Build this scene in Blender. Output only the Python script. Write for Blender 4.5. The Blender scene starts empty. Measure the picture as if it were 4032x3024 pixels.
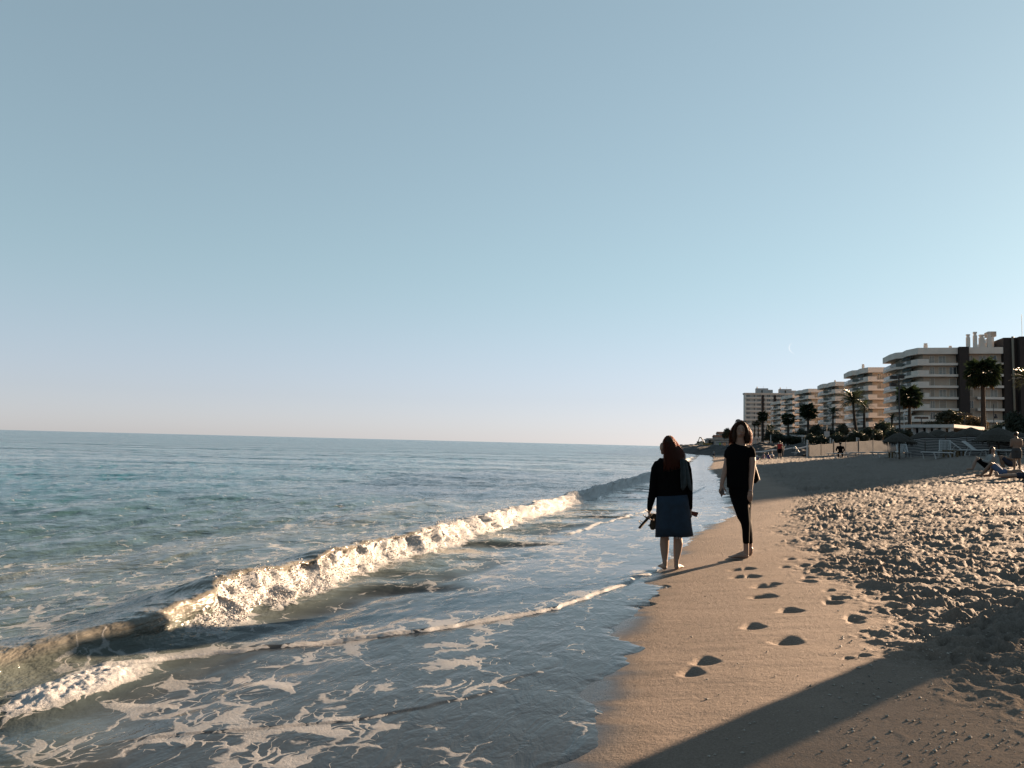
import bpy, bmesh, math, random
import numpy as np
from mathutils import Vector, Matrix
random.seed(7); rng = np.random.default_rng(11)
R = math.radians
scene = bpy.context.scene
COL = scene.collection

# ------------------------------------------------------------------ camera
ZC = 1.60                                   # lens height above the sea
PITCH, ROLL, FPX = R(4.34), R(1.41), 3028.0
FW = Vector((0, math.cos(PITCH), math.sin(PITCH)))
R0 = Vector((1, 0, 0)); U0 = R0.cross(FW)
CR = math.cos(ROLL) * R0 + math.sin(ROLL) * U0
CU = math.cos(ROLL) * U0 - math.sin(ROLL) * R0
cam = bpy.data.cameras.new('camera'); camo = bpy.data.objects.new('camera', cam); COL.objects.link(camo)
cam.sensor_width = 36; cam.lens = FPX / 4032 * 36; cam.clip_start = .05; cam.clip_end = 90000
camo.matrix_world = Matrix(((CR.x, CU.x, -FW.x, 0), (CR.y, CU.y, -FW.y, 0), (CR.z, CU.z, -FW.z, ZC), (0, 0, 0, 1)))
scene.camera = camo

# ------------------------------------------------------------------ sky, sun, exposure
SUN_AZ, SUN_EL = R(54), R(14)               # azimuth measured from +Y (straight ahead) to the right
world = bpy.data.worlds.new('World'); scene.world = world; world.use_nodes = True
wn = world.node_tree; wn.nodes.clear()
sky = wn.nodes.new('ShaderNodeTexSky'); sky.sky_type = 'NISHITA'; sky.sun_disc = False
sky.sun_elevation = SUN_EL; sky.sun_rotation = SUN_AZ
sky.altitude = 0; sky.air_density = .88; sky.dust_density = .28; sky.ozone_density = 3.2
gm = wn.nodes.new('ShaderNodeGamma'); gm.inputs[1].default_value = .55
hs = wn.nodes.new('ShaderNodeHueSaturation'); hs.inputs['Saturation'].default_value = .62
tint = wn.nodes.new('ShaderNodeMix'); tint.data_type = 'RGBA'; tint.blend_type = 'MULTIPLY'
tint.inputs[0].default_value = 1
tcw = wn.nodes.new('ShaderNodeTexCoord'); sxyz = wn.nodes.new('ShaderNodeSeparateXYZ'); mrw = wn.nodes.new('ShaderNodeMapRange')   # haze lies low over the horizon all round
mrw.interpolation_type = 'SMOOTHERSTEP'; mrw.inputs[1].default_value = -.02; mrw.inputs[2].default_value = .26; hz = wn.nodes.new('ShaderNodeMix'); hz.data_type = 'RGBA'
hz.inputs[6].default_value = (.96, .935, 1.035, 1); hz.inputs[7].default_value = (.84, 1.0, .985, 1)
wn.links.new(tcw.outputs['Generated'], sxyz.inputs[0]); wn.links.new(sxyz.outputs[2], mrw.inputs[0]); wn.links.new(mrw.outputs[0], hz.inputs[0]); wn.links.new(hz.outputs[2], tint.inputs[7])
bg = wn.nodes.new('ShaderNodeBackground'); bg.inputs[1].default_value = .05
wo = wn.nodes.new('ShaderNodeOutputWorld')
wn.links.new(sky.outputs[0], gm.inputs[0]); wn.links.new(gm.outputs[0], hs.inputs['Color']); wn.links.new(hs.outputs[0], tint.inputs[6])
wn.links.new(tint.outputs[2], bg.inputs[0]); wn.links.new(bg.outputs[0], wo.inputs[0])
sl = bpy.data.lights.new('sun', 'SUN'); sl.energy = 5.0; sl.angle = R(.5); sl.color = (1, .70, .46)
suno = bpy.data.objects.new('sun', sl); COL.objects.link(suno)
SUNV = Vector((math.sin(SUN_AZ) * math.cos(SUN_EL), math.cos(SUN_AZ) * math.cos(SUN_EL), math.sin(SUN_EL)))
suno.rotation_euler = SUNV.to_track_quat('Z', 'Y').to_euler()
vs = scene.view_settings
vs.view_transform = 'Standard'; vs.look = 'None'; vs.gamma = 1; vs.use_curve_mapping = False; vs.exposure = 2.56
scene.cycles.max_bounces = 6; scene.cycles.transparent_max_bounces = 8
scene.cycles.caustics_reflective = False; scene.cycles.caustics_refractive = False

# ------------------------------------------------------------------ shore frame: s along the beach, t towards the land
TH = R(14.7); SN, CS = math.sin(TH), math.cos(TH)
def W(s, t): return (s * SN + t * CS, s * CS - t * SN)
def ST(x, y): return (x * SN + y * CS, x * CS - y * SN)
def ray(px, py):
    return FW * FPX + CR * (px - 2016) - CU * (py - 1512)
def at(px, py, d):                          # the point d metres ahead seen at that pixel
    v = ray(px, py); v = v * (d / v.y); return Vector((v.x, v.y, v.z + ZC))
def hor(px): return 1692 + .0246 * px
def gx(px, d): return at(px, hor(px), d).x

# ------------------------------------------------------------------ numeric noise
def _h(ix, iy, seed):
    n = (ix.astype(np.int64) * 374761393 + iy.astype(np.int64) * 668265263 + seed * 1274126177) & 0xffffffff
    n = ((n ^ (n >> 13)) * 1274126177) & 0xffffffff
    n = (n ^ (n >> 16)) & 0xffffff
    return n / 16777215.0
def vnoise(x, y, seed=0):
    x = np.asarray(x, float); y = np.asarray(y, float)
    x0 = np.floor(x); y0 = np.floor(y); fx = x - x0; fy = y - y0
    fx = fx ** 3 * (fx * (6 * fx - 15) + 10); fy = fy ** 3 * (fy * (6 * fy - 15) + 10)
    a = _h(x0, y0, seed); b = _h(x0 + 1, y0, seed); c = _h(x0, y0 + 1, seed); d = _h(x0 + 1, y0 + 1, seed)
    return ((a * (1 - fx) + b * fx) * (1 - fy) + (c * (1 - fx) + d * fx) * fy) * 2 - 1
def fbm(x, y, seed=0, o=4, g=.5):
    v = 0; a = 1
    for i in range(o):
        v = v + a * vnoise(x, y, seed + i * 17); x = x * 2.03 + 5.1; y = y * 2.03 - 3.7; a *= g
    return v
def smooth(a, b, x):
    k = np.clip((x - a) / (b - a), 0, 1); return k * k * (3 - 2 * k)

# ------------------------------------------------------------------ materials
MATS = {}
def M(name, col, rough=.7, var=.0, scale=8.0, bump=0.0, spec=.3, metal=0.0, bscale=None):
    if name in MATS: return MATS[name]
    m = bpy.data.materials.new(name); m.use_nodes = True; nt = m.node_tree; p = nt.nodes['Principled BSDF']
    p.inputs['Base Color'].default_value = (*col, 1); p.inputs['Roughness'].default_value = rough
    p.inputs['Metallic'].default_value = metal; p.inputs['Specular IOR Level'].default_value = spec
    if var or bump:
        tc = nt.nodes.new('ShaderNodeTexCoord')
        nz = nt.nodes.new('ShaderNodeTexNoise'); nz.inputs['Scale'].default_value = scale; nz.inputs['Detail'].default_value = 6
        nt.links.new(tc.outputs['Object'], nz.inputs['Vector'])
        if var:
            r = nt.nodes.new('ShaderNodeMapRange'); r.inputs[1].default_value = .3; r.inputs[2].default_value = .7
            r.inputs[3].default_value = 1 - var; r.inputs[4].default_value = 1 + var
            x = nt.nodes.new('ShaderNodeVectorMath'); x.operation = 'SCALE'; x.inputs[0].default_value = col
            nt.links.new(nz.outputs[0], r.inputs[0]); nt.links.new(r.outputs[0], x.inputs['Scale']); nt.links.new(x.outputs[0], p.inputs['Base Color'])
        if bump:
            nb = nz
            if bscale:
                nb = nt.nodes.new('ShaderNodeTexNoise'); nb.inputs['Scale'].default_value = bscale; nb.inputs['Detail'].default_value = 4
                nt.links.new(tc.outputs['Object'], nb.inputs['Vector'])
            b = nt.nodes.new('ShaderNodeBump'); b.inputs['Strength'].default_value = 1; b.inputs['Distance'].default_value = bump
            nt.links.new(nb.outputs[0], b.inputs['Height']); nt.links.new(b.outputs[0], p.inputs['Normal'])
    MATS[name] = m; return m
def Mtrans(name, col, tr=.4, rough=.6):     # leaf, hair, thin cloth: light passes through
    if name in MATS: return MATS[name]
    m = M(name, col, rough); nt = m.node_tree; p = nt.nodes['Principled BSDF']; out = nt.nodes['Material Output']
    t = nt.nodes.new('ShaderNodeBsdfTranslucent'); t.inputs[0].default_value = (*[min(1, c * 1.6) for c in col], 1)
    x = nt.nodes.new('ShaderNodeMixShader'); x.inputs[0].default_value = tr
    nt.links.new(p.outputs[0], x.inputs[1]); nt.links.new(t.outputs[0], x.inputs[2]); nt.links.new(x.outputs[0], out.inputs[0])
    return m

# ------------------------------------------------------------------ mesh building
class MB:
    def __init__(s): s.v = []; s.f = []
    def add(s, vs, fs):
        o = len(s.v); s.v += [tuple(v) for v in vs]; s.f += [tuple(i + o for i in f) for f in fs]; return s
    def box(s, x0, x1, y0, y1, z0, z1):
        return s.add([(x0, y0, z0), (x1, y0, z0), (x1, y1, z0), (x0, y1, z0), (x0, y0, z1), (x1, y0, z1), (x1, y1, z1), (x0, y1, z1)],
                     [(3, 2, 1, 0), (4, 5, 6, 7), (0, 1, 5, 4), (1, 2, 6, 5), (2, 3, 7, 6), (3, 0, 4, 7)])
    def prism(s, pts, z0, z1):              # plan polygon, anticlockwise
        n = len(pts)
        return s.add([(x, y, z0) for x, y in pts] + [(x, y, z1) for x, y in pts],
                     [tuple(range(n))[::-1], tuple(range(n, 2 * n))] + [(i, (i + 1) % n, n + (i + 1) % n, n + i) for i in range(n)])
    def strip(s, pts, th, z0, z1):          # a wall of thickness th along an open plan line
        for (a, b), (c, d) in zip(pts, pts[1:]):
            L = math.hypot(c - a, d - b); nx, ny = -(d - b) / L * th, (c - a) / L * th
            s.prism([(a, b), (c, d), (c + nx, d + ny), (a + nx, b + ny)], z0, z1)
        return s
    def loft(s, rings, n=12, cap=True, ref=None):   # rings: (x,y,z,rx,ry)
        P = [Vector(r[:3]) for r in rings]; o = len(s.v); m = len(rings)
        for i, r in enumerate(rings):
            T = (P[min(i + 1, m - 1)] - P[max(i - 1, 0)])
            if T.length < 1e-9: T = Vector((0, 0, 1))
            T.normalize(); rf = Vector(ref) if ref else Vector((0, 1, 0))
            if abs(T.dot(rf)) > .92: rf = Vector((1, 0, 0)) if not ref else Vector((0, 0, 1))
            X = rf.cross(T).normalized(); Y = T.cross(X)
            for k in range(n):
                a = 2 * math.pi * k / n
                s.v.append(tuple(P[i] + X * (math.cos(a) * r[3]) + Y * (math.sin(a) * r[4])))
        for i in range(m - 1):
            for k in range(n):
                a = o + i * n + k; b = o + i * n + (k + 1) % n
                s.f.append((a, b, b + n, a + n))
        if cap: s.f.append(tuple(range(o, o + n))[::-1]); s.f.append(tuple(range(o + (m - 1) * n, o + m * n)))
        return s
    def tube(s, pts, r, n=6):
        rr = r if isinstance(r, (list, tuple)) else [r] * len(pts)
        return s.loft([(*p, q, q) for p, q in zip(pts, rr)], n)
    def ball(s, c, rx, ry, rz, n=10, m=7):
        rings = []
        for i in range(m + 1):
            a = math.pi * i / m; q = max(math.sin(a), .03)
            rings.append((c[0], c[1], c[2] - rz * math.cos(a), rx * q, ry * q))
        return s.loft(rings, n)
    def build(s, name, mat=None, parent=None, loc=None, rz=0, smooth_=False, bevel=0):
        me = bpy.data.meshes.new(name); me.from_pydata(s.v, [], s.f); me.update()
        bm = bmesh.new(); bm.from_mesh(me); bmesh.ops.recalc_face_normals(bm, faces=bm.faces); bm.to_mesh(me); bm.free()
        return link(name, me, mat, parent, loc, rz, smooth_)
def link(name, me, mat=None, parent=None, loc=None, rz=0, smooth_=False):
    if mat and not me.materials: me.materials.append(mat)
    if smooth_: me.polygons.foreach_set('use_smooth', [True] * len(me.polygons))
    o = bpy.data.objects.new(name, me); COL.objects.link(o)
    if parent: o.parent = parent
    if loc: o.location = loc
    if rz: o.rotation_euler.z = rz
    return o
def empty(name, loc=(0, 0, 0), rz=0):
    o = bpy.data.objects.new(name, None); COL.objects.link(o); o.location = loc; o.rotation_euler.z = rz; o.empty_display_size = .2; return o
def tag(o, label=None, cat=None, group=None, kind=None):
    if label: o['label'] = label
    if cat: o['category'] = cat
    if group: o['group'] = group
    if kind: o['kind'] = kind
    return o
def copy_tree(o, parent=None):
    c = o.copy(); COL.objects.link(c); c.parent = parent
    for ch in list(o.children): copy_tree(ch, c)
    return c
def fuse(mb, name, voxel, mat, parent=None, it=3):   # one continuous skin out of overlapping lofts
    me = bpy.data.meshes.new(name); me.from_pydata(mb.v, [], mb.f)
    bm = bmesh.new(); bm.from_mesh(me); bmesh.ops.recalc_face_normals(bm, faces=bm.faces); bm.to_mesh(me); bm.free()
    tmp = bpy.data.objects.new('tmp', me); COL.objects.link(tmp)
    r = tmp.modifiers.new('r', 'REMESH'); r.mode = 'VOXEL'; r.voxel_size = voxel
    sm = tmp.modifiers.new('s', 'SMOOTH'); sm.iterations = it; sm.factor = .5
    dg = bpy.context.evaluated_depsgraph_get(); dg.update()
    m2 = bpy.data.meshes.new_from_object(tmp.evaluated_get(dg)); m2.name = name
    bpy.data.objects.remove(tmp); bpy.data.meshes.remove(me)
    return link(name, m2, mat, parent, smooth_=True)
def grid_mesh(name, X, Y, Z, attrs, mat):
    nr, nc = X.shape; co = np.stack([X, Y, Z], -1).reshape(-1, 3)
    me = bpy.data.meshes.new(name); me.vertices.add(nr * nc); me.vertices.foreach_set('co', co.astype(np.float32).ravel())
    i = np.arange(nr * nc).reshape(nr, nc)
    q = np.stack([i[:-1, :-1], i[:-1, 1:], i[1:, 1:], i[1:, :-1]], -1).reshape(-1, 4)
    n = len(q); me.loops.add(n * 4); me.loops.foreach_set('vertex_index', q.ravel().astype(np.int32))
    me.polygons.add(n); me.polygons.foreach_set('loop_start', np.arange(0, n * 4, 4, dtype=np.int32))
    me.polygons.foreach_set('use_smooth', np.ones(n, bool)); me.update(calc_edges=True); me.validate()
    for k, a in attrs.items():
        at_ = me.attributes.new(k, 'FLOAT', 'POINT'); at_.data.foreach_set('value', a.astype(np.float32).ravel())
    me.materials.append(mat)
    o = bpy.data.objects.new(name, me); COL.objects.link(o); tag(o, kind='structure'); return o

# ------------------------------------------------------------------ the beach profile
EDGE_S = np.array([-400, 0, 3.5, 9.2, 12.8, 18.1, 28, 39, 54, 75, 105, 165, 250, 366, 600, 1200, 40000.])
EDGE_T = np.array([-.8, -.75, -.69, -.66, -.43, .45, .3, .22, -.3, -.1, .03, -1, -6, -13, -20, -24, -24.])
def edge(s): return np.interp(s, EDGE_S, EDGE_T)
PT = np.array([-5000, -300, -60, -20, -8, -4.5, -3, 0, .9, 1.7, 2.7, 6.7, 10.7, 12.7, 16, 21, 31, 60, 40000.])
PZ = np.array([-60, -12, -4, -1.4, -.55, -.10, -.02, .12, .24, .33, .41, .70, 1.08, 1.33, 1.5, 1.65, 1.9, 2.0, 2.0])
def zsand(s, t): return np.interp(t - edge(s), PT, PZ)
def ground(px, py):                         # pixel -> point on the sand
    v = ray(px, py); lo, hi = 1.0, 400.0
    for _ in range(60):
        k = (lo + hi) / 2; x, y, z = v.x / v.y * k, k, v.z / v.y * k + ZC
        s, t = ST(x, y)
        if z > float(zsand(s, t)): lo = k
        else: hi = k
    return Vector((x, y, float(zsand(s, t))))
def on_sand(px, d):                         # pixel column and distance -> point on the sand
    x = gx(px, d); s, t = ST(x, d); return Vector((x, d, float(zsand(s, t))))

# clear single footprints in the damp strip: pixel, length, width, depth, direction
PRINTS = [(3100, 2522, .29, .13, .055), (3110, 2402, .27, .12, .055), (2965, 2464, .28, .11, .045), (3005, 2306, .30, .14, .05), (3045, 2298, .2, .1, .03),
          (3015, 2346, .24, .13, .05), (2985, 2350, .2, .1, .03), (2900, 2242, .24, .11, .04), (2945, 2238, .26, .1, .04), (2905, 2270, .24, .1, .03),
          (2960, 2268, .28, .1, .045), (2775, 2601, .26, .11, .04), (2722, 2645, .26, .1, .035), (3275, 2370, .25, .1, .045), (3290, 2355, .2, .08, .03),
          (3185, 2272, .22, .09, .035), (3090, 2232, .2, .08, .03), (3110, 2200, .22, .08, .03), (3265, 2322, .2, .07, .03), (3360, 2430, .26, .09, .05),
          (3365, 2445, .22, .08, .03), (2610, 2310, .24, .09, .035), (2545, 2378, .26, .09, .035), (2500, 2392, .24, .08, .025), (2385, 2482, .24, .09, .02),
          (2900, 2205, .25, .1, .03), (3400, 2580, .1, .06, .02), (3340, 2590, .08, .05, .02), (2570, 2345, .2, .08, .03)]
PRINTS = [(ground(a, b), L, w, d) for a, b, L, w, d in PRINTS]

def craters(s, t, cell, seed, depth, rmin, rmax):
    out = np.zeros_like(s); ci = np.floor(s / cell); cj = np.floor(t / cell)
    for di in (-1, 0, 1):
        for dj in (-1, 0, 1):
            a, b = ci + di, cj + dj
            u = s - (a + _h(a, b, seed)) * cell; v = t - (b + _h(a, b, seed + 1)) * cell
            an = _h(a, b, seed + 2) * 3.14; r = rmin + (rmax - rmin) * _h(a, b, seed + 3)
            c, n = np.cos(an), np.sin(an); p, q = (u * c + v * n) / 1.45, (-u * n + v * c)
            d = np.sqrt(p * p + q * q) / r
            out += depth * (.4 + _h(a, b, seed + 4)) * (-np.exp(-(d * 1.1) ** 5) + .45 * np.exp(-((d - 1.2) / .28) ** 2))
    return out

def polar(az_dense, naz, az_coarse, r_near, nrow):
    a = np.concatenate([np.linspace(az_coarse[0], az_dense[0], 40)[:-1], np.linspace(az_dense[0], az_dense[1], naz), np.linspace(az_dense[1], az_coarse[1], 40)[1:]])
    inv = np.linspace(1 / r_near, 1 / 420, nrow)
    r = np.concatenate([np.geomspace(.15, r_near, 14)[:-1], 1 / inv, np.geomspace(420, 45000, 50)[1:]])
    A, RR = np.meshgrid(np.radians(a), r)
    return RR * np.sin(A), RR * np.cos(A), RR

# ------------------------------------------------------------------ sand
def node(nt, typ, **kw):
    n = nt.nodes.new(typ)
    for k, v in kw.items():
        if k.startswith('i_'):
            key = k[2:]; n.inputs[int(key) if key.isdigit() else key].default_value = v
        else: setattr(n, k, v)
    return n
def mixc(nt, fac, a, b):
    n = node(nt, 'ShaderNodeMix', data_type='RGBA')
    for i, x in ((0, fac), (6, a), (7, b)):
        if isinstance(x, (tuple, float, int)): n.inputs[i].default_value = (*x, 1) if isinstance(x, tuple) else x
        else: nt.links.new(x, n.inputs[i])
    return n.outputs[2]
def rng_(nt, x, a, b, c=0., d=1., clamp=True, kind='LINEAR'):
    n = node(nt, 'ShaderNodeMapRange', clamp=clamp, interpolation_type=kind); nt.links.new(x, n.inputs[0])
    for i, v in ((1, a), (2, b), (3, c), (4, d)):
        if isinstance(v, (int, float)): n.inputs[i].default_value = v
        else: nt.links.new(v, n.inputs[i])
    return n.outputs[0]
def mth(nt, op, a, b=None):
    n = node(nt, 'ShaderNodeMath', operation=op)
    for i, x in ((0, a), (1, b)):
        if x is None: continue
        if isinstance(x, (int, float)): n.inputs[i].default_value = x
        else: nt.links.new(x, n.inputs[i])
    return n.outputs[0]
def attr(nt, name): return node(nt, 'ShaderNodeAttribute', attribute_name=name).outputs['Fac']
def noise(nt, vec, scale, detail=4., rough=.5, dist=0.):
    n = node(nt, 'ShaderNodeTexNoise', i_Scale=scale, i_Detail=detail, i_Roughness=rough, i_Distortion=dist); nt.links.new(vec, n.inputs['Vector']); return n.outputs[0]

def sand_material():
    m = bpy.data.materials.new('sand'); m.use_nodes = True; nt = m.node_tree; p = nt.nodes['Principled BSDF']
    geo = node(nt, 'ShaderNodeNewGeometry'); P = geo.outputs['Position']
    wet = attr(nt, 'wet'); dry = attr(nt, 'dry')
    g1 = noise(nt, P, 90, 3, .7); g2 = noise(nt, P, 1.3, 5, .6); g3 = noise(nt, P, 420, 2, .6)
    c = mixc(nt, dry, (.156, .124, .101), (.118, .102, .088))  # dry tone set darker to carry the shade among the trampled hollows
    c = mixc(nt, wet, c, (.026, .025, .024))
    gr = mth(nt, 'MULTIPLY', rng_(nt, g1, .28, .72, .72, 1.25), rng_(nt, g3, .3, .7, .86, 1.14))
    gr = mth(nt, 'MULTIPLY', gr, rng_(nt, g2, .3, .7, .88, 1.1))
    dk = node(nt, 'ShaderNodeVectorMath', operation='SCALE'); nt.links.new(c, dk.inputs[0]); nt.links.new(gr, dk.inputs['Scale'])
    nt.links.new(dk.outputs[0], p.inputs['Base Color'])
    nt.links.new(rng_(nt, wet, .25, 1, .85, .22), p.inputs['Roughness']); nt.links.new(rng_(nt, wet, .2, 1, .10, .42), p.inputs['Specular IOR Level'])
    b = node(nt, 'ShaderNodeBump', i_Strength=1.0); nt.links.new(rng_(nt, wet, .2, 1, .006, .0022), b.inputs['Distance'])
    hh = mth(nt, 'ADD', noise(nt, P, 70, 5, .75), mth(nt, 'MULTIPLY', noise(nt, P, 22, 4, .6), 1.1)); nt.links.new(hh, b.inputs['Height'])
    nt.links.new(b.outputs[0], p.inputs['Normal']); return m

X, Y, RR = polar((-3, 38), 700, (-120, 150), 3.0, 750)
S, T = ST(X, Y); E = edge(S); TP = T - E
Zs = zsand(S, T)
lim = 2.0 + .22 * vnoise(S / 1.1, S * 0 + 3.3, 5) + .2 * vnoise(S / .35, T / .35, 6) + np.interp(S, [3, 6, 9, 14, 18, 30, 60], [.25, .1, 0, -.3, -.5, .2, 0])
dry = smooth(lim - .55, lim + .40, TP)
amp = dry * smooth(200, 40, RR)
wx, wy = S + .05 * vnoise(S * 5, T * 5, 1), T + .05 * vnoise(S * 5, T * 5, 2)
w2x, w2y = S + .07 * fbm(S * 6, T * 6, 101, 3), T + .07 * fbm(S * 6, T * 6, 102, 3)
hum = craters(w2x, w2y, .15, 31, .017, .04, .075) + craters(w2x + 3.1, w2y - 7.7, .30, 57, .030, .07, .14) + craters(wx - 1.7, wy + 2.9, .75, 58, .026, .14, .30)
hum = hum + .020 * (.4 - np.abs(fbm(S * 10, T * 10, 3, 4, .6))) + .012 * (.4 - np.abs(fbm(S * 3.1, T * 3.1, 9, 3)))
hum = hum * (.68 + .65 * smooth(-.5, .7, vnoise(S / 1.3, T / 1.1, 103) + .5 * vnoise(S / .4, T / .4, 104)))
Zs = Zs + .80 * amp * hum * (1 + .35 * smooth(8, 2, TP))
# sparse marks between the smooth strip and the trampled sand
sp = smooth(lim - 1.3, lim - .2, TP) * (1 - dry) * (_h(np.floor(S / .8), np.floor(T / .5), 77) > .45)
Zs = Zs + .30 * smooth(lim - 1.1, lim - .1, TP) * (1 - dry) * craters(S, T, .52, 91, .05, .06, .11) * (vnoise(S / 1.7, T / .9, 8) > .1)
# far: coarse relief
Zs = Zs + .05 * fbm(S / 3., T / 2., 41, 2) * smooth(25, 60, RR) * smooth(3, 7, TP) * smooth(500, 200, RR)
near = RR < 14
for g, L, w, dp in PRINTS:
    s0, t0 = ST(g.x, g.y); u, v = S - s0, T - t0; an = (hash((round(s0, 3), L)) % 100 / 100 - .5) * .7
    # feet point along the beach, seen obliquely
    c, n = math.cos(an), math.sin(an); p, q = (u * c + v * n) / (L * .38), (-u * n + v * c) / (w * .62)
    sel = near & (np.abs(p) < 4) & (np.abs(q) < 4)
    pp, qq = p[sel], q[sel] * (1 + .25 * np.sin(p[sel] * 2.2))
    d = np.sqrt(pp ** 2 + qq ** 2)
    Zs[sel] += dp * .85 * (-np.exp(-d ** 3) * (.8 + .2 * np.cos(pp * 3)) + .05 * np.exp(-((d - 1.35) / .3) ** 2))
Zs = Zs + .0016 * fbm(S * 9, T * 2.2, 71, 3) * (1 - dry) * smooth(.0, .4, TP)
wet = np.maximum(smooth(.40, -.12, TP + .12 * vnoise(S / .5, T / .3, 4) + .09 * vnoise(S / .10, T / .35, 14)), .0)
SANDO = grid_mesh('beach_sand', X, Y, Zs, {'wet': wet, 'dry': dry}, sand_material())

# ------------------------------------------------------------------ sea
def sea_material():
    m = bpy.data.materials.new('sea_water'); m.use_nodes = True; nt = m.node_tree; p = nt.nodes['Principled BSDF']; out = nt.nodes['Material Output']
    P = node(nt, 'ShaderNodeNewGeometry').outputs['Position']
    mp = node(nt, 'ShaderNodeMapping'); mp.inputs['Rotation'].default_value = (0, 0, TH); nt.links.new(P, mp.inputs['Vector'])   # x -> t, y -> s
    def sc(a, b):
        q = node(nt, 'ShaderNodeVectorMath', operation='MULTIPLY'); nt.links.new(mp.outputs[0], q.inputs[0]); q.inputs[1].default_value = (a, b, 1); return q.outputs[0]
    deep = attr(nt, 'deep'); sed = attr(nt, 'sed'); foam = attr(nt, 'foam'); film = attr(nt, 'film'); far = attr(nt, 'far')
    c = mixc(nt, deep, (.030, .045, .043), (.0018, .046, .066))
    c = mixc(nt, sed, c, (.105, .098, .082))
    c = mixc(nt, film, c, (.020, .023, .026))
    nt.links.new(c, p.inputs['Base Color']); p.inputs['IOR'].default_value = 1.33
    nt.links.new(rng_(nt, far, 0, 1, .07, .14), p.inputs['Roughness'])
    # ripples: long crests lie along the beach
    def wc(a, b):
        q = node(nt, 'ShaderNodeVectorMath', operation='MULTIPLY'); nt.links.new(P, q.inputs[0]); q.inputs[1].default_value = (a, b, 1); return q.outputs[0]
    big = noise(nt, wc(.045, .085), 1.0, 9, .52, .25); near_ = noise(nt, sc(1.6, .8), 1.0, 6, .58, .4)
    h = mth(nt, 'ADD', mth(nt, 'MULTIPLY', big, rng_(nt, far, 0, 1, 1.0, 3.4)), mth(nt, 'MULTIPLY', mth(nt, 'MULTIPLY', near_, rng_(nt, far, 0, .6, .16, .0)), rng_(nt, sed, 0, .8, 1, .85)))
    h = mth(nt, 'MULTIPLY', h, rng_(nt, film, 0, 1, 1, .06))
    h = mth(nt, 'ADD', h, mth(nt, 'MULTIPLY', film, mth(nt, 'ADD', mth(nt, 'MULTIPLY', noise(nt, sc(7, 3.2), 1.0, 4, .6, .5), .012), mth(nt, 'MULTIPLY', noise(nt, sc(40, 18), 1.0, 3, .6), .0016))))
    b = node(nt, 'ShaderNodeBump', i_Strength=1.0, i_Distance=1.0); nt.links.new(h, b.inputs['Height']); nt.links.new(b.outputs[0], p.inputs['Normal'])
    # foam: lace that opens and closes with the coverage
    wv = noise(nt, P, 2.2, 3, .55); wv2 = noise(nt, P, 9, 3, .6)
    warp = node(nt, 'ShaderNodeTexNoise', i_Scale=2.6, i_Detail=3.0); nt.links.new(P, warp.inputs['Vector'])
    wa = node(nt, 'ShaderNodeVectorMath', operation='SCALE'); nt.links.new(warp.outputs['Color'], wa.inputs[0]); wa.inputs['Scale'].default_value = .55
    pw = node(nt, 'ShaderNodeVectorMath', operation='ADD'); nt.links.new(sc(1, .62), pw.inputs[0]); nt.links.new(wa.outputs[0], pw.inputs[1])
    def vor(s):
        v = node(nt, 'ShaderNodeTexVoronoi', feature='DISTANCE_TO_EDGE', voronoi_dimensions='2D', i_Scale=s); nt.links.new(pw.outputs[0], v.inputs['Vector']); return v.outputs['Distance']
    e = mth(nt, 'MINIMUM', mth(nt, 'MULTIPLY', vor(3.6), 2.1), mth(nt, 'ADD', mth(nt, 'MULTIPLY', vor(11), 2.2), .12))
    e = mth(nt, 'ADD', e, mth(nt, 'MULTIPLY', rng_(nt, wv, .3, .7, -.20, .26, clamp=False), 1.0))
    e = mth(nt, 'ADD', e, rng_(nt, wv2, .3, .7, -.10, .12, clamp=False))
    k = mth(nt, 'SUBTRACT', foam, e)
    mask = rng_(nt, k, .0, .12, 0, 1, kind='SMOOTHSTEP')
    fz = noise(nt, P, 55, 4, .7)
    fd = node(nt, 'ShaderNodeBsdfPrincipled'); fd.inputs['Roughness'].default_value = .85; fd.inputs['Specular IOR Level'].default_value = .1; fd.inputs['Subsurface Weight'].default_value = .55; fd.inputs['Subsurface Radius'].default_value = (.05, .045, .04); fd.inputs['Subsurface Scale'].default_value = 1.0
    nt.links.new(mixc(nt, rng_(nt, fz, .3, .7), (.24, .24, .24), (.37, .37, .37)), fd.inputs['Base Color'])
    fb = node(nt, 'ShaderNodeBump', i_Strength=1.0, i_Distance=.007); nt.links.new(mth(nt, 'ADD', fz, mth(nt, 'MULTIPLY', mask, .5)), fb.inputs['Height']); nt.links.new(fb.outputs[0], fd.inputs['Normal'])
    mx = node(nt, 'ShaderNodeMixShader'); nt.links.new(mth(nt, 'MULTIPLY', mask, rng_(nt, foam, .25, 1.0, .42, .97)), mx.inputs[0]); nt.links.new(p.outputs[0], mx.inputs[1]); nt.links.new(fd.outputs[0], mx.inputs[2])
    nt.links.new(mx.outputs[0], out.inputs[0]); return m

X, Y, RR = polar((-36, 17.5), 770, (-150, 60), 3.0, 700)
S, T = ST(X, Y); E = edge(S); TP = T - E
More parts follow.
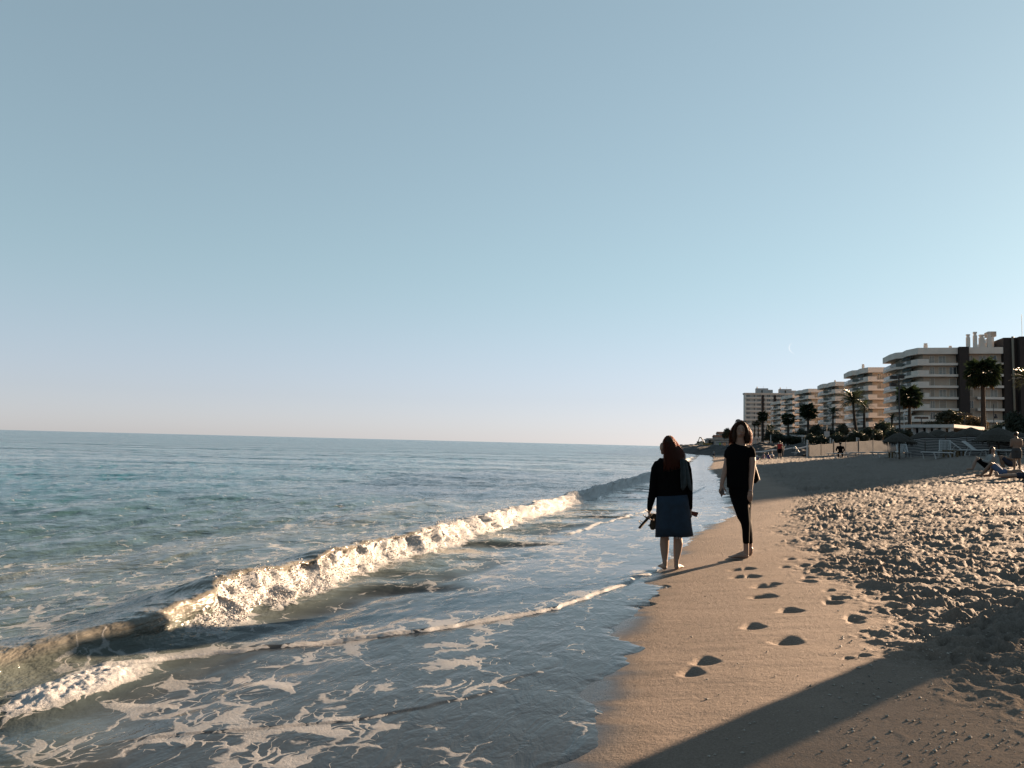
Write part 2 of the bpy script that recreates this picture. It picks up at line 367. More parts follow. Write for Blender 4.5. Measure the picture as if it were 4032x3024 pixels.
# crest line of the breaker, its height and how far it has broken
TC = np.interp(S, [0, 4, 5.5, 9, 14, 25, 33, 45, 70, 200], [-4.35, -4.2, -4.12, -4.05, -3.9, -3.45, -2.95, -2.6, -2.6, -3.2]) + .10 * vnoise(S / 1.3, S * 0, 21) + .05 * vnoise(S / .45, S * 0, 22) - .25
HC = np.interp(S, [0, 3.8, 4.6, 5.5, 6.5, 8, 10, 12, 15, 20, 27, 35, 60, 100, 140], [.16, .15, .20, .27, .33, .31, .29, .26, .21, .21, .24, .28, .15, .12, .0]) * (1 + .12 * vnoise(S / .9, S * 0, 23))
BR = np.interp(S, [0, 4.2, 5.2, 6.2, 7.5, 9, 10.5, 12, 14, 400], [.1, .12, .30, .56, .66, .72, .82, .92, 1, 1]) + .16 * vnoise(S / .7, S * 0, 24) + .1 * vnoise(S / .25, S * 0, 25)
u = T - TC
back = (1 + (np.minimum(u, 0) / .62) ** 2) ** -1.25
front = np.exp(-(np.maximum(u, 0) / .26) ** 2.2)
f = np.where(u < 0, back, front)
# sea ripples
sea_amp = smooth(-2.5, -9, TP) * smooth(260, 60, RR)
zr = .045 * fbm(T * .9, S * .28, 61, 4, .55) + .020 * fbm(T * 2.6, S * 1.1, 62, 3, .55)
zr = zr * sea_amp + .012 * fbm(T * 2.6, S * 1.2, 63, 3) * smooth(-.9, -2.2, TP) * smooth(120, 40, RR)
# second swell line further out
TC2 = -7.6 + .03 * S + .5 * vnoise(S / 6, S * 0, 26)
zr = zr + .10 * np.exp(-((T - TC2) / .55) ** 2) * (.55 + .5 * vnoise(S / 2.5, S * 0, 27)) * smooth(90, 40, S)
TC3 = -12.5 + .02 * S + .8 * vnoise(S / 7, S * 0, 28)
zr = zr + .09 * np.exp(-((T - TC3) / .7) ** 2) * (.5 + .5 * vnoise(S / 3.5, S * 0, 29)) * smooth(140, 50, S)
# water sheet: level sea, then a film that climbs the sand
ned = .16 * vnoise(S / .8, S * 0 + 1, 44) + .07 * vnoise(S / .22, S * 0, 45) + .03 * vnoise(S / .07, S * 0, 46)
ned = ned * smooth(2, 5, S)
base = zsand(S, T)
thick = np.interp(TP + ned, [-4.2, -2.5, -.6, -.05, .0, .12, 1.2], [.09, .035, .012, .006, .002, -.012, -.3])
zf = np.maximum(base + thick, np.where(TP < -3.2, 0, -9))
zf = np.where(TP < -4.2, np.maximum(zf * 0, 0), zf)
k = smooth(-4.4, -3.4, TP); zf = np.where(TP < -3.4, 0 * (1 - k) + np.maximum(base + thick, 0) * k, zf)
# small bores running up the beach
def bore(sl, tl, hgt, wid):
    tb = np.interp(S, sl, tl) + .05 * vnoise(S / .4, S * 0, 51) + .02 * vnoise(S / .1, S * 0, 52)
    d = T - tb; on = smooth(sl[0] - .3, sl[0] + .3, S) * smooth(sl[-1] + .3, sl[-1] - .6, S)
    return d, on, on * hgt * (smooth(.02, -.07, d) * np.exp(np.minimum(d, 0) / 1.1) + .9 * np.exp(-((d + .03) / wid) ** 2) * .35)
d1, on1, z1 = bore([4.3, 4.9, 5.9, 7.0, 9.0, 9.6], [-4.0, -3.4, -2.2, -1.35, -.72, -.6], .024, .018)
d2, on2, z2 = bore([3.3, 3.9, 4.6, 5.2], [-2.9, -1.9, -1.25, -1.0], .007, .02)
d3, on3, z3 = bore([13, 18, 24, 30], [-2.4, -1.6, -.8, -.2], .022, .04)
rag = BR * f
turb = (.5 - np.abs(fbm(S * 5.5, T * 5.5, 81, 5, .6))) * .024 + .006 * fbm(S * 26, T * 26, 82, 2)
Zw = zf + zr * (1 - .7 * f) + HC * f + z1 + z2 + z3 + .010 * f * fbm(S * 9, T * 3, 95, 3) + .016 * f * vnoise(S * 2.1, T * 1.5, 96)
# foam front: lumps over the broken part of the face and its toe
face = smooth(-.16, .02, u) * smooth(.60, .25, u + .10 * vnoise(S / .2, T / .2, 83))
brk = smooth(.28, .62, BR - .55 * (f - .35) * (1 - BR)) 
toe = face * brk * smooth(150, 60, S) * (1 - smooth(12.5, 10, S) * smooth(.62, .86, f + .12 * vnoise(S / .3, T / .3, 90)) * (u < .12))
Zw = Zw + toe * (turb * (HC / .3) * 1.35 + .03)
lean = HC * f ** 1.5 * (.62 - .35 * brk) * smooth(80, 40, S)
T2 = T + lean + toe * .09 * fbm(S * 5, T * 5, 84, 3)
S2 = S + toe * .05 * fbm(S * 5, T * 5, 85, 3)
# the near end of the breaker has already collapsed: a boil of foam at the frame's left edge
cx, cy = W(4.35, -3.35)
s0, t0 = 4.05, -3.75
blob = np.exp(-(((S - s0) / .6) ** 2 + ((T - t0) / .22) ** 2) ** 2) * smooth(4.9, 4.2, S)
Zw = Zw + blob * (.035 + turb * .6)
# foam coverage
foam = toe * 1.7
foam = np.maximum(foam, blob * 1.2)
foam = np.maximum(foam, on1 * (1.1 * np.exp(-((d1 + .012) / .018) ** 2) + .40 * smooth(.0, -.05, d1) * np.exp(np.minimum(d1, 0) / .45)))
foam = np.maximum(foam, on2 * .45 * np.exp(-((d2 + .01) / .025) ** 2)); foam = np.maximum(foam, on3 * .7 * np.exp(-((d3 + .02) / .05) ** 2))
lace_sheen = .25 * smooth(-.1, -.5, u) * smooth(-3.2, -.8, u) * smooth(60, 20, S)
lace_sheen = np.maximum(lace_sheen, .20 * np.exp(-((T - TC2 + .4) / .6) ** 2) * smooth(50, 20, S))
sw = smooth(.25, .6, u) * smooth(-.25, -1.2, TP)
lace_sheen = np.maximum(lace_sheen, sw * (-.02 + .15 * smooth(9, 4.5, S) + .22 * vnoise(S / .8, T / .45, 86) + .1 * vnoise(S / .25, T / .25, 89)))
lace_sheen = np.maximum(lace_sheen, smooth(.3, .7, u) * smooth(-.1, -.6, TP) * smooth(7.5, 10, S) * smooth(45, 25, S) * (.20 + .13 * vnoise(S / 1.2, T / .5, 93)))  # thin foam that also paints in the pale sky sheen on the swash
foam = np.maximum(foam, lace_sheen)
patch = np.zeros_like(S)
for px, py, a, b in ((1800, 2715, .30, .14), (1880, 2610, .28, .10), (1420, 2850, .45, .10), (1250, 2900, .3, .12), (1880, 2560, .3, .06), (1150, 2990, .5, .08), (700, 2960, .6, .07), (300, 2985, .4, .16), (560, 2800, .5, .07), (1000, 2720, .6, .08)):
    g = ground(px, py); a0, b0 = ST(g.x, g.y); wv_ = .12 * vnoise(S * 3, T * 3, 87)
    patch = np.maximum(patch, np.exp(-(((S - a0 + wv_) / b / 1.2) ** 2 + ((T - b0 + wv_) / a) ** 2)))
foam = np.maximum(foam, patch * .48)
foam = np.maximum(foam, .42 * np.exp(-((TP + ned + .02) / .03) ** 2) * smooth(7, 11, S) * smooth(60, 30, S))
foam = foam * smooth(200, 70, RR)
film = smooth(-3.6, -2.0, TP + .5 * vnoise(S, T, 88)) * (1 - f) * (1 - .5 * smooth(.6, .0, np.abs(u - .35)))
sed = np.maximum(smooth(.35, 1.0, f) * .95 * (u > -.5) + .32 * smooth(.8, .1, np.abs(u - .35)) * (u > 0), .35 * np.exp(-((T - TC2) / .6) ** 2)) * smooth(120, 30, S)
deep = smooth(-3.5, -22, TP) * .92 + .08 * smooth(-20, -200, TP)
far = smooth(8, 120, RR)
Xw = S2 * SN + T2 * CS; Yw = S2 * CS - T2 * SN
SEAO = grid_mesh('sea', Xw, Yw, Zw, {'foam': foam, 'film': np.clip(film, 0, 1), 'sed': np.clip(sed, 0, 1), 'deep': deep, 'far': far}, sea_material())

# spray and foam clots thrown up along the broken face
sel = np.argwhere((toe > .35) & (RR < 34) & (S > 5.3) & (u > -.2)); wgt = (1 / RR[sel[:, 0], sel[:, 1]]) ** .3
pick = sel[rng.choice(len(sel), 6000, p=wgt / wgt.sum())]
mb = MB(); ico = [(0, 0, 1), (.9, 0, 0), (0, .9, 0), (-.9, 0, 0), (0, -.9, 0), (0, 0, -1)]
icf = [(0, 1, 2), (0, 2, 3), (0, 3, 4), (0, 4, 1), (5, 2, 1), (5, 3, 2), (5, 4, 3), (5, 1, 4)]
for i, j in pick:
    r = random.choice((.0025, .003, .004, .005, .007)) * (1 + RR[i, j] * .03)
    x, y, z = Xw[i, j], Yw[i, j], Zw[i, j] + random.random() ** 4 * .10
    mb.add([(x + r * a * random.uniform(.6, 1.5) + random.uniform(-.01, .01), y + r * b * random.uniform(.6, 1.5), z + r * c * random.uniform(.5, 1.3)) for a, b, c in ico], icf)
fo = mb.build('wave_foam', M('foam_clot', (.34, .335, .33), .95, .12, 30, spec=.05), smooth_=True)
tag(fo, 'white foam clots thrown up along the breaking wave', 'foam', kind='stuff')

# ------------------------------------------------------------------ promenade strip behind the beach
prom = MB()
pts = [W(60, 24), W(60, 44), W(620, 44), W(620, 10), W(330, 12), W(230, 20), W(140, 24)]
prom.prism(pts, 1.2, 2.05); po = prom.build('promenade', M('paving', (0.1488, 0.1336, 0.1192), .85, .15, .6)); tag(po, kind='structure')

# ------------------------------------------------------------------ apartment blocks
CREAM = M('cream_render', (.54, .485, .435), .85, .10, .35, .01, bscale=3)
WALLT = M('tan_wall', (.35, .29, .235), .9, .12, .5, .01, bscale=4)
BROWN = M('brown_tile', (0.0240, 0.0176, 0.0160), .75, .15, 1.2)
SHUT = M('roller_shutter', (.26, .23, .195), .7, .08, 2)
GLASS = M('window_glass', (0.0152, 0.0200, 0.0224), .08, spec=.6)
WFRAME = M('white_window_frame', (.50, .46, .40), .6)
CURT = M('curtain', (0.2480, 0.2432, 0.2280), .8, .2, 3)
GREENR = M('green_glass_rail', (0.0448, 0.0592, 0.0544), .25, .2, 1)
AWN = M('awning_canvas', (0.3568, 0.3568, 0.3472), .8)
DARKAWN = M('dark_awning', (0.0248, 0.0320, 0.0296), .8)
FH = 2.9
def wmesh(w, h, kind):
    f = MB(); t = .09
    f.box(0, w, -.06, .06, h - t, h).box(0, w, -.06, .06, 0, t).box(0, t, -.06, .06, t, h - t).box(w - t, w, -.06, .06, t, h - t)
    if kind != 'shutter': f.box(w / 2 - .05, w / 2 + .05, -.055, .055, t, h - t)
    p = MB()
    if kind == 'shutter':
        n = 9
        for i in range(n):
            z0, z1 = t + (h - 2 * t) * i / n, t + (h - 2 * t) * (i + 1) / n
            p.add([(t, .0, z0), (w - t, .0, z0), (w - t, -.03, z1 - .02), (t, -.03, z1 - .02), (t, .0, z1), (w - t, .0, z1)], [(0, 1, 2, 3), (3, 2, 5, 4)])
    else: p.box(t, w - t, .0, .02, t, h - t)
    c = MB()
    n = 10
    if kind == 'curtain':
        pr = [(t + (w - 2 * t) * i / n, -.012 - .02 * (i % 2)) for i in range(n + 1)]
        c.add([(x, y, t) for x, y in pr] + [(x, y, h - t) for x, y in pr], [(i, i + 1, n + 2 + i, n + 1 + i) for i in range(n)])
    fm, pm, cm = [bpy.data.meshes.new(k) for k in ('window_frame', 'pane', 'curtain')]
    for me, b, ma in ((fm, f, WFRAME), (pm, p, SHUT if kind == 'shutter' else GLASS), (cm, c, CURT)):
        me.from_pydata(b.v, [], b.f); me.materials.append(ma)
    return fm, pm, cm
WM = {(k, w): wmesh(w, 2.0, k) for k in ('shutter', 'glass', 'curtain') for w in (1.7, 2.3, 1.1)}
def window(par, x, y, z, w, kind, rz=0):
    f, p, c = WM[(kind, w)]
    o = link('window', f, None, par, (x, y, z), rz)
    link('shutter' if kind == 'shutter' else 'pane', p, None, o)
    if kind == 'curtain': link('curtain', c, None, o)
CHM = {}
def chimney(par, x, y, z, h=1.6, w=.7):
    k = (h, w)
    if k not in CHM:
        m = MB().box(-w / 2, w / 2, -w / 2, w / 2, 0, h * .78).box(-w * .36, w * .36, -w * .36, w * .36, h * .78, h * .9).box(-w * .48, w * .48, -w * .48, w * .48, h * .9, h)
        me = bpy.data.meshes.new('chimney'); me.from_pydata(m.v, [], m.f); me.materials.append(CREAM); CHM[k] = me
    link('chimney', CHM[k], None, par, (x, y, z))

def block(s, t, label, W_=9.5, ztop=28.5, z0=1.9, seed=1, left=True, chim=((4, 3),), detail=True, L=24.0, tower=0.0):
    rd = random.Random(seed); x, y = W(s, t)
    b = empty('apartment_building', (x, y, 0), -TH); tag(b, label, 'building', 'stepped apartment blocks along the promenade')
    if left:
        core = [(W_, 1.5), (W_, L), (-1.4, L), (-1.4, 11.4), (.2, 9.9), (.2, 5), (1.5, 1.5)]
        slab = [(W_, 0), (W_, L), (-3.6, L), (-3.6, 15), (-3.0, 10.5), (-1.6, 9.4), (-1.6, 5), (0, 0)]
        rim = [(W_, 0), (0, 0), (-1.6, 5), (-1.6, 9.4), (-3.0, 10.5), (-3.6, 15), (-3.6, L)]
        par_ = [(2.6, .01), (.01, .01), (-.95, 3.0)]
        rail = [(-.95, 3.0), (-1.58, 5), (-1.58, 9.4), (-2.98, 10.5), (-3.58, 15), (-3.58, L - 1)]
    else:
        core = [(W_, 1.5), (W_, L), (.0, L), (.0, 1.5)]
        slab = [(W_, 0), (W_, L), (2.1, L), (2.1, 0)]
        rim = [(W_, 0), (2.1, 0)]; par_ = None; rail = None
    wl = MB().prism(core, z0, ztop - 1.0); wl.build('wall', WALLT, b)
    rf = MB().prism(slab if left else [(W_, 0), (W_, L), (0, L), (0, 0)], ztop - 1.64, ztop).build('roof_parapet', CREAM, b)
    n = int((ztop - 1.64 - z0) / FH)
    smesh = MB().prism(slab, -.6, 0); sm = bpy.data.meshes.new('balcony_slab'); sm.from_pydata(smesh.v, [], smesh.f); sm.materials.append(CREAM)
    if left:
        pm_ = MB().strip(par_, -.14, .0, 1.0); pm = bpy.data.meshes.new('balcony_parapet'); pm.from_pydata(pm_.v, [], pm_.f); pm.materials.append(CREAM)
        rm_ = MB().strip(rail, -.05, .08, .95); rm = bpy.data.meshes.new('balcony_rail'); rm.from_pydata(rm_.v, [], rm_.f); rm.materials.append(GREENR)
        aw_ = MB().add([(-.6, 3.2, 2.2), (-1.5, 8.8, 2.2), (-1.9, 9.0, 1.3), (-1.2, 3.0, 1.3)], [(0, 1, 2, 3)])
        am = bpy.data.meshes.new('awning'); am.from_pydata(aw_.v, [], aw_.f)
    for k in range(n):
        z = ztop - 1.64 - 2.3 - k * FH
        if z < z0 + .4: break
        sl = link('balcony_slab', sm, None, b, (0, 0, z))
        if left:
            link('balcony_parapet', pm, None, sl); link('balcony_rail', rm, None, sl)
            if k == 0 or rd.random() < .35:
                a2 = am.copy(); a2.materials.append(DARKAWN if k < 2 or rd.random() < .4 else AWN); link('awning', a2, None, sl)
        xs = [(3.1, 1.1), (5.2, 1.7), (7.6, 1.7)] if left else [(.5, 1.1), (3.0, 1.7), (5.4, 1.7), (7.8, 1.7)]
        for x0, w in xs:
            if rd.random() < .12: continue
            r = rd.random(); kind = 'shutter' if r < .5 else ('glass' if r < .75 else 'curtain')
            if k == 0: kind = 'curtain' if rd.random() < .5 else 'glass'
            if x0 + w < W_: window(b, x0, 1.46, z + .03, w, kind)
        if left and detail:
            window(b, .165, 5.6, z + .03, 1.7, 'glass', -math.pi / 2 + math.pi); window(b, -1.435, 12.2, z + .03, 1.7, rd.choice(('glass', 'shutter')), math.pi / 2)
        if not left:      # the closed bay beside the stair tower
            pass
    for c in chim: chimney(b, c[0], c[1], ztop, *(c[2:] if len(c) > 2 else ()))
    return b
bA = block(217, 51, 'nearest complete six-balcony cream block with angled corner, left of the brown stair tower', 9.3, 28.5, seed=3, chim=((2.6, 3, 1.5, .8), (8.4, 3, .8, .6)))
MB().box(9.4, 11.6, -.9, 6, 1.9 + 5.2, 28.6).build('stair_tower', BROWN, bA)
bW = block(217.5, 62.6, 'cream block wing right of the brown stair tower, behind the tallest palm', 8.1, 28.6, seed=4, left=False,
           chim=((.8, 2, 3.6, .8), (2.4, 2, 4.2, .8), (4.2, 3, 3.6, 1.1), (5.6, 2, 4.2, .8)))
m = MB(); m.add([(4.6, 6, 28.6), (8.0, 6, 28.6), (8.0, 6, 32.2), (7.8, 6, 32.2), (4.6, 6, 29.2), (4.6, 14, 28.6), (8.0, 14, 28.6), (8.0, 14, 32.2), (7.8, 14, 32.2), (4.6, 14, 29.2)],
               [(0, 1, 2, 3, 4), (9, 8, 7, 6, 5), (3, 2, 7, 8), (4, 3, 8, 9), (0, 4, 9, 5), (1, 6, 7, 2)])
m.build('sloping_roof_wall', CREAM, bW); MB().box(7.0, 8.9, 7, 10, 32.3, 33.6).build('roof_tank_house', WALLT, bW)
x, y = W(217.6, 70.85); bR = empty('apartment_building', (x, y, 0), -TH)
tag(bR, 'dark brown tiled block with a pale drainpipe at the right edge of the photo', 'building')
MB().prism([(0, 0), (0, 20), (20, 20), (20, -2), (2.9, -2), (2.9, 0)], 1.9, 31.0).build('wall', BROWN, bR)
MB().tube([(2.1, -.45, 4), (1.95, -.45, 18), (1.9, -.45, 31.2)], .3, 8).build('drainpipe', M('pipe_beige', (0.1784, 0.1536, 0.1192), .6), bR, smooth_=True)
for q, hh in ((4.5, 6), (7.5, 8)): MB().tube([(q, 1, 30.9), (q, 1, 31 + hh)], .05, 5).build('aerial', M('dark_metal', (0.0152, 0.0152, 0.0176), .5), bR)
for i in range(8):
    for q in (5.5, 9.0, 13): window(bR, q, -2.04, 5 + i * 3.1, 1.7, 'shutter')
block(266, 48, 'second cream stepped block, behind the pair of date palms', 11, 28.4, seed=5, chim=((-.4, 6, 1.6, .7),))
block(322, 46.2, 'third cream stepped block, behind the small date palm', 11, 28.4, seed=6, chim=((.5, 4, .9, .6),), detail=False)
block(368, 41.5, 'fourth cream stepped block, above the fan palm', 11, 29.0, seed=7, chim=(), detail=False)
block(408, 38.5, 'fifth cream stepped block, small and partly hidden by palm crowns', 11, 29.0, seed=8, chim=((3, 2, 1, .8),), detail=False)
block(455, 36.5, 'farthest and lowest of the cream stepped blocks, beside the tall slab', 12, 28.6, seed=9, chim=(), detail=False)

# the tall slab at the far left end of the row
x, y = W(536, 20.5); bT = empty('apartment_tower', (x, y, 0), -TH)
tag(bT, 'tall flat slab block with window bands and dark vertical strips, leftmost of the row', 'building')
ZT = 38.0
MB().prism([(0, .4), (38, .4), (38, 14), (0, 14), (-.6, 7)], 2, ZT).build('wall', CREAM, bT)
MB().prism([(-.4, -.3), (38.3, -.3), (38.3, 14.3), (-.4, 14.3), (-1.2, 7)], ZT, ZT + .5).build('roof_edge', CREAM, bT)
for x0 in (10.6, 18.2): MB().box(x0, x0 + 2.0, -.1, .6, 2, ZT - .9).build('dark_strip', BROWN, bT)
bays = ((.9, 10.2), (12.9, 18.0), (20.5, 37.2))
meshes = []
for a, c in bays:
    f = MB().box(a, c, .25, .45, 0, 1.45); p_ = bpy.data.meshes.new('window_band'); p_.from_pydata(f.v, [], f.f); p_.materials.append(GLASS)
    mu = MB(); k = a
    while k < c - .1: mu.box(k, k + .16, .17, .27, 0, 1.45); k += 1.15
    rd = random.Random(int(a)); k = a + .16
    cu = MB()
    while k < c - 1.2:
        if rd.random() < .5: cu.box(k, k + .95, .21, .26, 0, 1.45)
        k += 1.15
    mm, cm = bpy.data.meshes.new('mullion'), bpy.data.meshes.new('curtain')
    mm.from_pydata(mu.v, [], mu.f); cm.from_pydata(cu.v, [], cu.f); mm.materials.append(WFRAME); cm.materials.append(CURT)
    bd = MB().box(a - .7, c + .3, -.25, .35, -1.0, -.1); bm_ = bpy.data.meshes.new('balcony_band'); bm_.from_pydata(bd.v, [], bd.f); bm_.materials.append(CREAM)
    meshes.append((p_, mm, cm, bm_))
for k in range(12):
    z = ZT - 2.2 - k * FH
    for p_, mm, cm, bd in meshes:
        w = link('window_band', p_, None, bT, (0, 0, z)); link('mullion', mm, None, w); link('curtain', cm, None, w); link('balcony_band', bd, None, bT, (0, 0, z))
for x0, w, h in ((7.2, 8, 3.4), (22, 8, 3.0)):
    o = MB().box(x0, x0 + w, 4, 10, ZT + .5, ZT + .5 + h).box(x0 + w, x0 + w + 3, 5, 9, ZT + .5, ZT + h - .4).build('roof_house', M('white_render', (0.3072, 0.3024, 0.2976), .85), bT)
    MB().box(x0 + w * .45, x0 + w * .45 + .9, 3.95, 4.05, ZT + .5, ZT + 2.6).build('door', DARKAWN, o)
    MB().tube([(x0 + 1, 6, ZT + h), (x0 + 1, 6, ZT + h + 1.6)], .35, 6).build('flue', WALLT, o); MB().tube([(x0 + 5, 6, ZT + h), (x0 + 5, 6, ZT + h + 2.2)], .07, 5).build('aerial', WALLT, o)

# further blocks of the row right of the frame: their shadows lie across the beach
for s_, W2, lab in ((91, 12, 'cream block of the row outside the frame, its shadow crosses the middle beach'),):
    o = block(s_, 47, lab, W2, 22.8, seed=12, chim=(), detail=False, L=17)

# ------------------------------------------------------------------ palms
TRUNK = M('palm_trunk', (.022, .017, .014), .9, .35, 6, .03)
FANL = Mtrans('fan_palm_leaf', (0.0152, 0.0248, 0.0112), .25, .45); DATEL = Mtrans('date_palm_leaf', (0.0200, 0.0272, 0.0120), .25, .45); DEADL = Mtrans('dead_palm_leaf', (0.0544, 0.0368, 0.0200), .2, .7)
def fan_frond(seed, L=1.0):                # petiole plus a pleated fan of blades
    rd = random.Random(seed); m = MB(); m.tube([(0, 0, 0), (L * .45, 0, .06), (L * .55, 0, .05)], [.02, .014, .01], 3); n = 11
    for i in range(n):
        a = (i / (n - 1) - .5) * 2.5; l = L * (.62 - .12 * abs(a)) * rd.uniform(.85, 1.1); w = .055
        c, s = math.cos(a), math.sin(a); o = Vector((L * .5, 0, .05)); d = Vector((c, s, 0)); q = Vector((-s, c, 0))
        mid = o + d * l * .6 + Vector((0, 0, .02)); tip = o + d * l + Vector((0, 0, -.14 * rd.uniform(.5, 2)))
        m.add([o, mid - q * w, mid + q * w + Vector((0, 0, .02)), tip], [(0, 1, 3), (0, 3, 2)])
    me = bpy.data.meshes.new('fan_frond'); me.from_pydata(m.v, [], m.f); return me
def date_frond(seed, L=1.0):               # arching rib with leaflets on both sides
    rd = random.Random(seed); m = MB(); n = 16; pts = []
    for i in range(n + 1):
        u = i / n; pts.append(Vector((L * u * (1 - .12 * u), 0, L * (.30 * u - .62 * u * u))))
    m.tube([tuple(p) for p in pts[::2]], [.018 * (1 - .1 * i) for i in range(9)], 3)
    for i in range(2, n):
        for sg in (-1, 1):
            p = pts[i]; l = .30 * L * math.sin(math.pi * min(.97, i / n + .08)) ** .6 * rd.uniform(.85, 1.1)
            e = p + Vector((l * .55, sg * l * .75, l * rd.uniform(-.35, .15))); k = Vector((.022, 0, 0))
            m.add([p - k, p + k, e], [(0, 1, 2)])
    me = bpy.data.meshes.new('date_frond'); me.from_pydata(m.v, [], m.f); return me
FR = {}
for kd, fn, ma in (('fan', fan_frond, FANL), ('date', date_frond, DATEL), ('dead', fan_frond, DEADL)):
    FR[kd] = [fn(i + 5) for i in range(3)]
    for me in FR[kd]: me.materials.append(ma)
def palm(px, yc, d, kind, wpx, label, lean=0.0, seed=0, nf=46, zb=None, base_r=.24):
    rd = random.Random(seed); g = on_sand(px, d); z0 = 1.5; top = at(px, yc, d); H = top.z - z0; Rr = wpx * d / FPX / 2
    p = empty('palm_tree', (g.x + lean, d, z0)); tag(p, label, 'palm tree', 'palms along the promenade')
    rings = []
    for i in range(9):
        u = i / 8; r = base_r * (1.25 - .55 * u) * (1 + .06 * (i % 2))
        rings.append((-lean * u * (1.6 - .6 * u), .1 * math.sin(3 * u), H * u, r, r))
    MB().loft(rings, 8).build('trunk', TRUNK, p, smooth_=True)
    for i in range(nf):
        u = (i + .5) / nf; a = i * 2.39996 + rd.uniform(-.2, .2)
        if kind == 'fan':
            el = 1.25 - 2.35 * u ** .85; k = 'dead' if el < -.85 and rd.random() < .6 else 'fan'; L = Rr * rd.uniform(.85, 1.12) * (1 if el > -.8 else .9)
        else:
            el = 1.30 - 1.75 * u; k = 'date'; L = Rr * 1.25 * rd.uniform(.85, 1.1)
        o = link('frond', rd.choice(FR[k]), None, p, (-lean, 0, H + .1 * rd.uniform(-1, 1)))
        o.rotation_euler = (rd.uniform(-.3, .3), -el, a); o.scale = (L, L, L * (1 if kind == 'date' else 1))
    return p
palm(3877, 1474, 115, 'fan', 138, 'tallest fan palm with hanging dead leaves, in front of the rightmost cream wing', 0, 1, 60, base_r=.34)
palm(3584, 1567, 110, 'fan', 104, 'bushy fan palm with sunlit leaves between the two nearest cream blocks', .1, 2, 54)
palm(3361, 1578, 125, 'date', 108, 'large date palm with arching fronds and a slanting trunk', 1.1, 3, 44)
palm(3405, 1606, 128, 'date', 72, 'narrow date palm right beside the large slanting one', 0, 4, 30)
palm(3281, 1626, 150, 'date', 62, 'small thin date palm above the white street sign', 0, 5, 26, base_r=.2)
palm(3183, 1620, 170, 'fan', 70, 'full round fan palm right of the white colonnade', 0, 6, 50, base_r=.3)
palm(3104, 1650, 190, 'fan', 58, 'fan palm rising behind the left half of the white colonnade', 0, 7, 46, base_r=.28)
palm(3003, 1640, 230, 'fan', 46, 'dark fan palm before the tall slab block, nearest the small white pavilion', 0, 8, 40, base_r=.36)
palm(2972, 1668, 260, 'fan', 26, 'left of the two slim twin palms beside the standing woman', 0, 9, 26)
palm(2986, 1664, 262, 'fan', 28, 'right of the two slim twin palms beside the standing woman', 0, 10, 26)
palm(3031, 1686, 258, 'fan', 32, 'low fan palm between the dark palm and the white colonnade', 0, 11, 30)
palm(4062, 1500, 112, 'date', 124, 'date palm at the right edge, only its frond tips in the photo', 0, 12, 40)
palm(3514, 1648, 145, 'date', 46, 'short date palm left of the tall floodlight mast', 0, 13, 26)

# ------------------------------------------------------------------ shrubs and broadleaf trees along the promenade
LEAFG = Mtrans('shrub_leaf', (0.0112, 0.0176, 0.0088), .2, .6); LEAFB = Mtrans('autumn_leaf', (0.0496, 0.0360, 0.0176), .25, .7); LEAFO = Mtrans('olive_leaf', (0.0224, 0.0248, 0.0120), .25, .6)
def crown_mesh(seed, n=2600, lumps=12):
    rd = random.Random(seed); m = MB(); L = []
    for _ in range(lumps):
        a, e = rd.uniform(0, 6.28), rd.uniform(-.4, 1.2); q = rd.uniform(.35, .62); L.append((math.cos(a) * math.cos(e) * q, math.sin(a) * math.cos(e) * q, math.sin(e) * q * .9, rd.uniform(.28, .5)))
    for i in range(n):
        c = rd.choice(L); v = Vector((rd.gauss(0, 1), rd.gauss(0, 1), rd.gauss(0, 1))).normalized() * c[3] * rd.uniform(.55, 1.08)
        p = Vector(c[:3]) + v; d = Vector((rd.gauss(0, 1), rd.gauss(0, 1), rd.gauss(0, .6))).normalized(); e = d.cross(v).normalized(); s = rd.uniform(.045, .10)
        m.add([p - d * s, p + e * s * .6, p + d * s * 1.2, p - e * s * .6], [(0, 1, 2, 3)])
    me = bpy.data.meshes.new('crown'); me.from_pydata(m.v, [], m.f); return me
CRN = [crown_mesh(i) for i in range(4)]
def shrub(px, y0, y1, d, wpx, mat, label, name='shrub', seed=0):
    rd = random.Random(seed); g = on_sand(px, d); top = at(px, y0, d).z; zb = 1.75; w = wpx * d / FPX / 2 * 1.35; h = (top - zb)
    lo = at(px, y1, d).z; lo = max(min(lo, top - 2.2), zb - .3)
    p = empty(name, (g.x, d, zb)); tag(p, label, 'tree' if name == 'tree' else 'shrub', 'greenery along the promenade')
    MB().tube([(0, 0, -.3), (.1, 0, (lo - zb) * .6), (0, .1, (lo + top) / 2 - zb)], [.22, .16, .08], 6).build('trunk', TRUNK, p)
    me = rd.choice(CRN).copy(); me.materials.append(mat)
    o = link('crown', me, None, p, (0, 0, (lo + top) / 2 - zb), rd.uniform(0, 6)); k = (top - lo) / 2 * 1.35; o.scale = (w, w * .9, k)
    return p
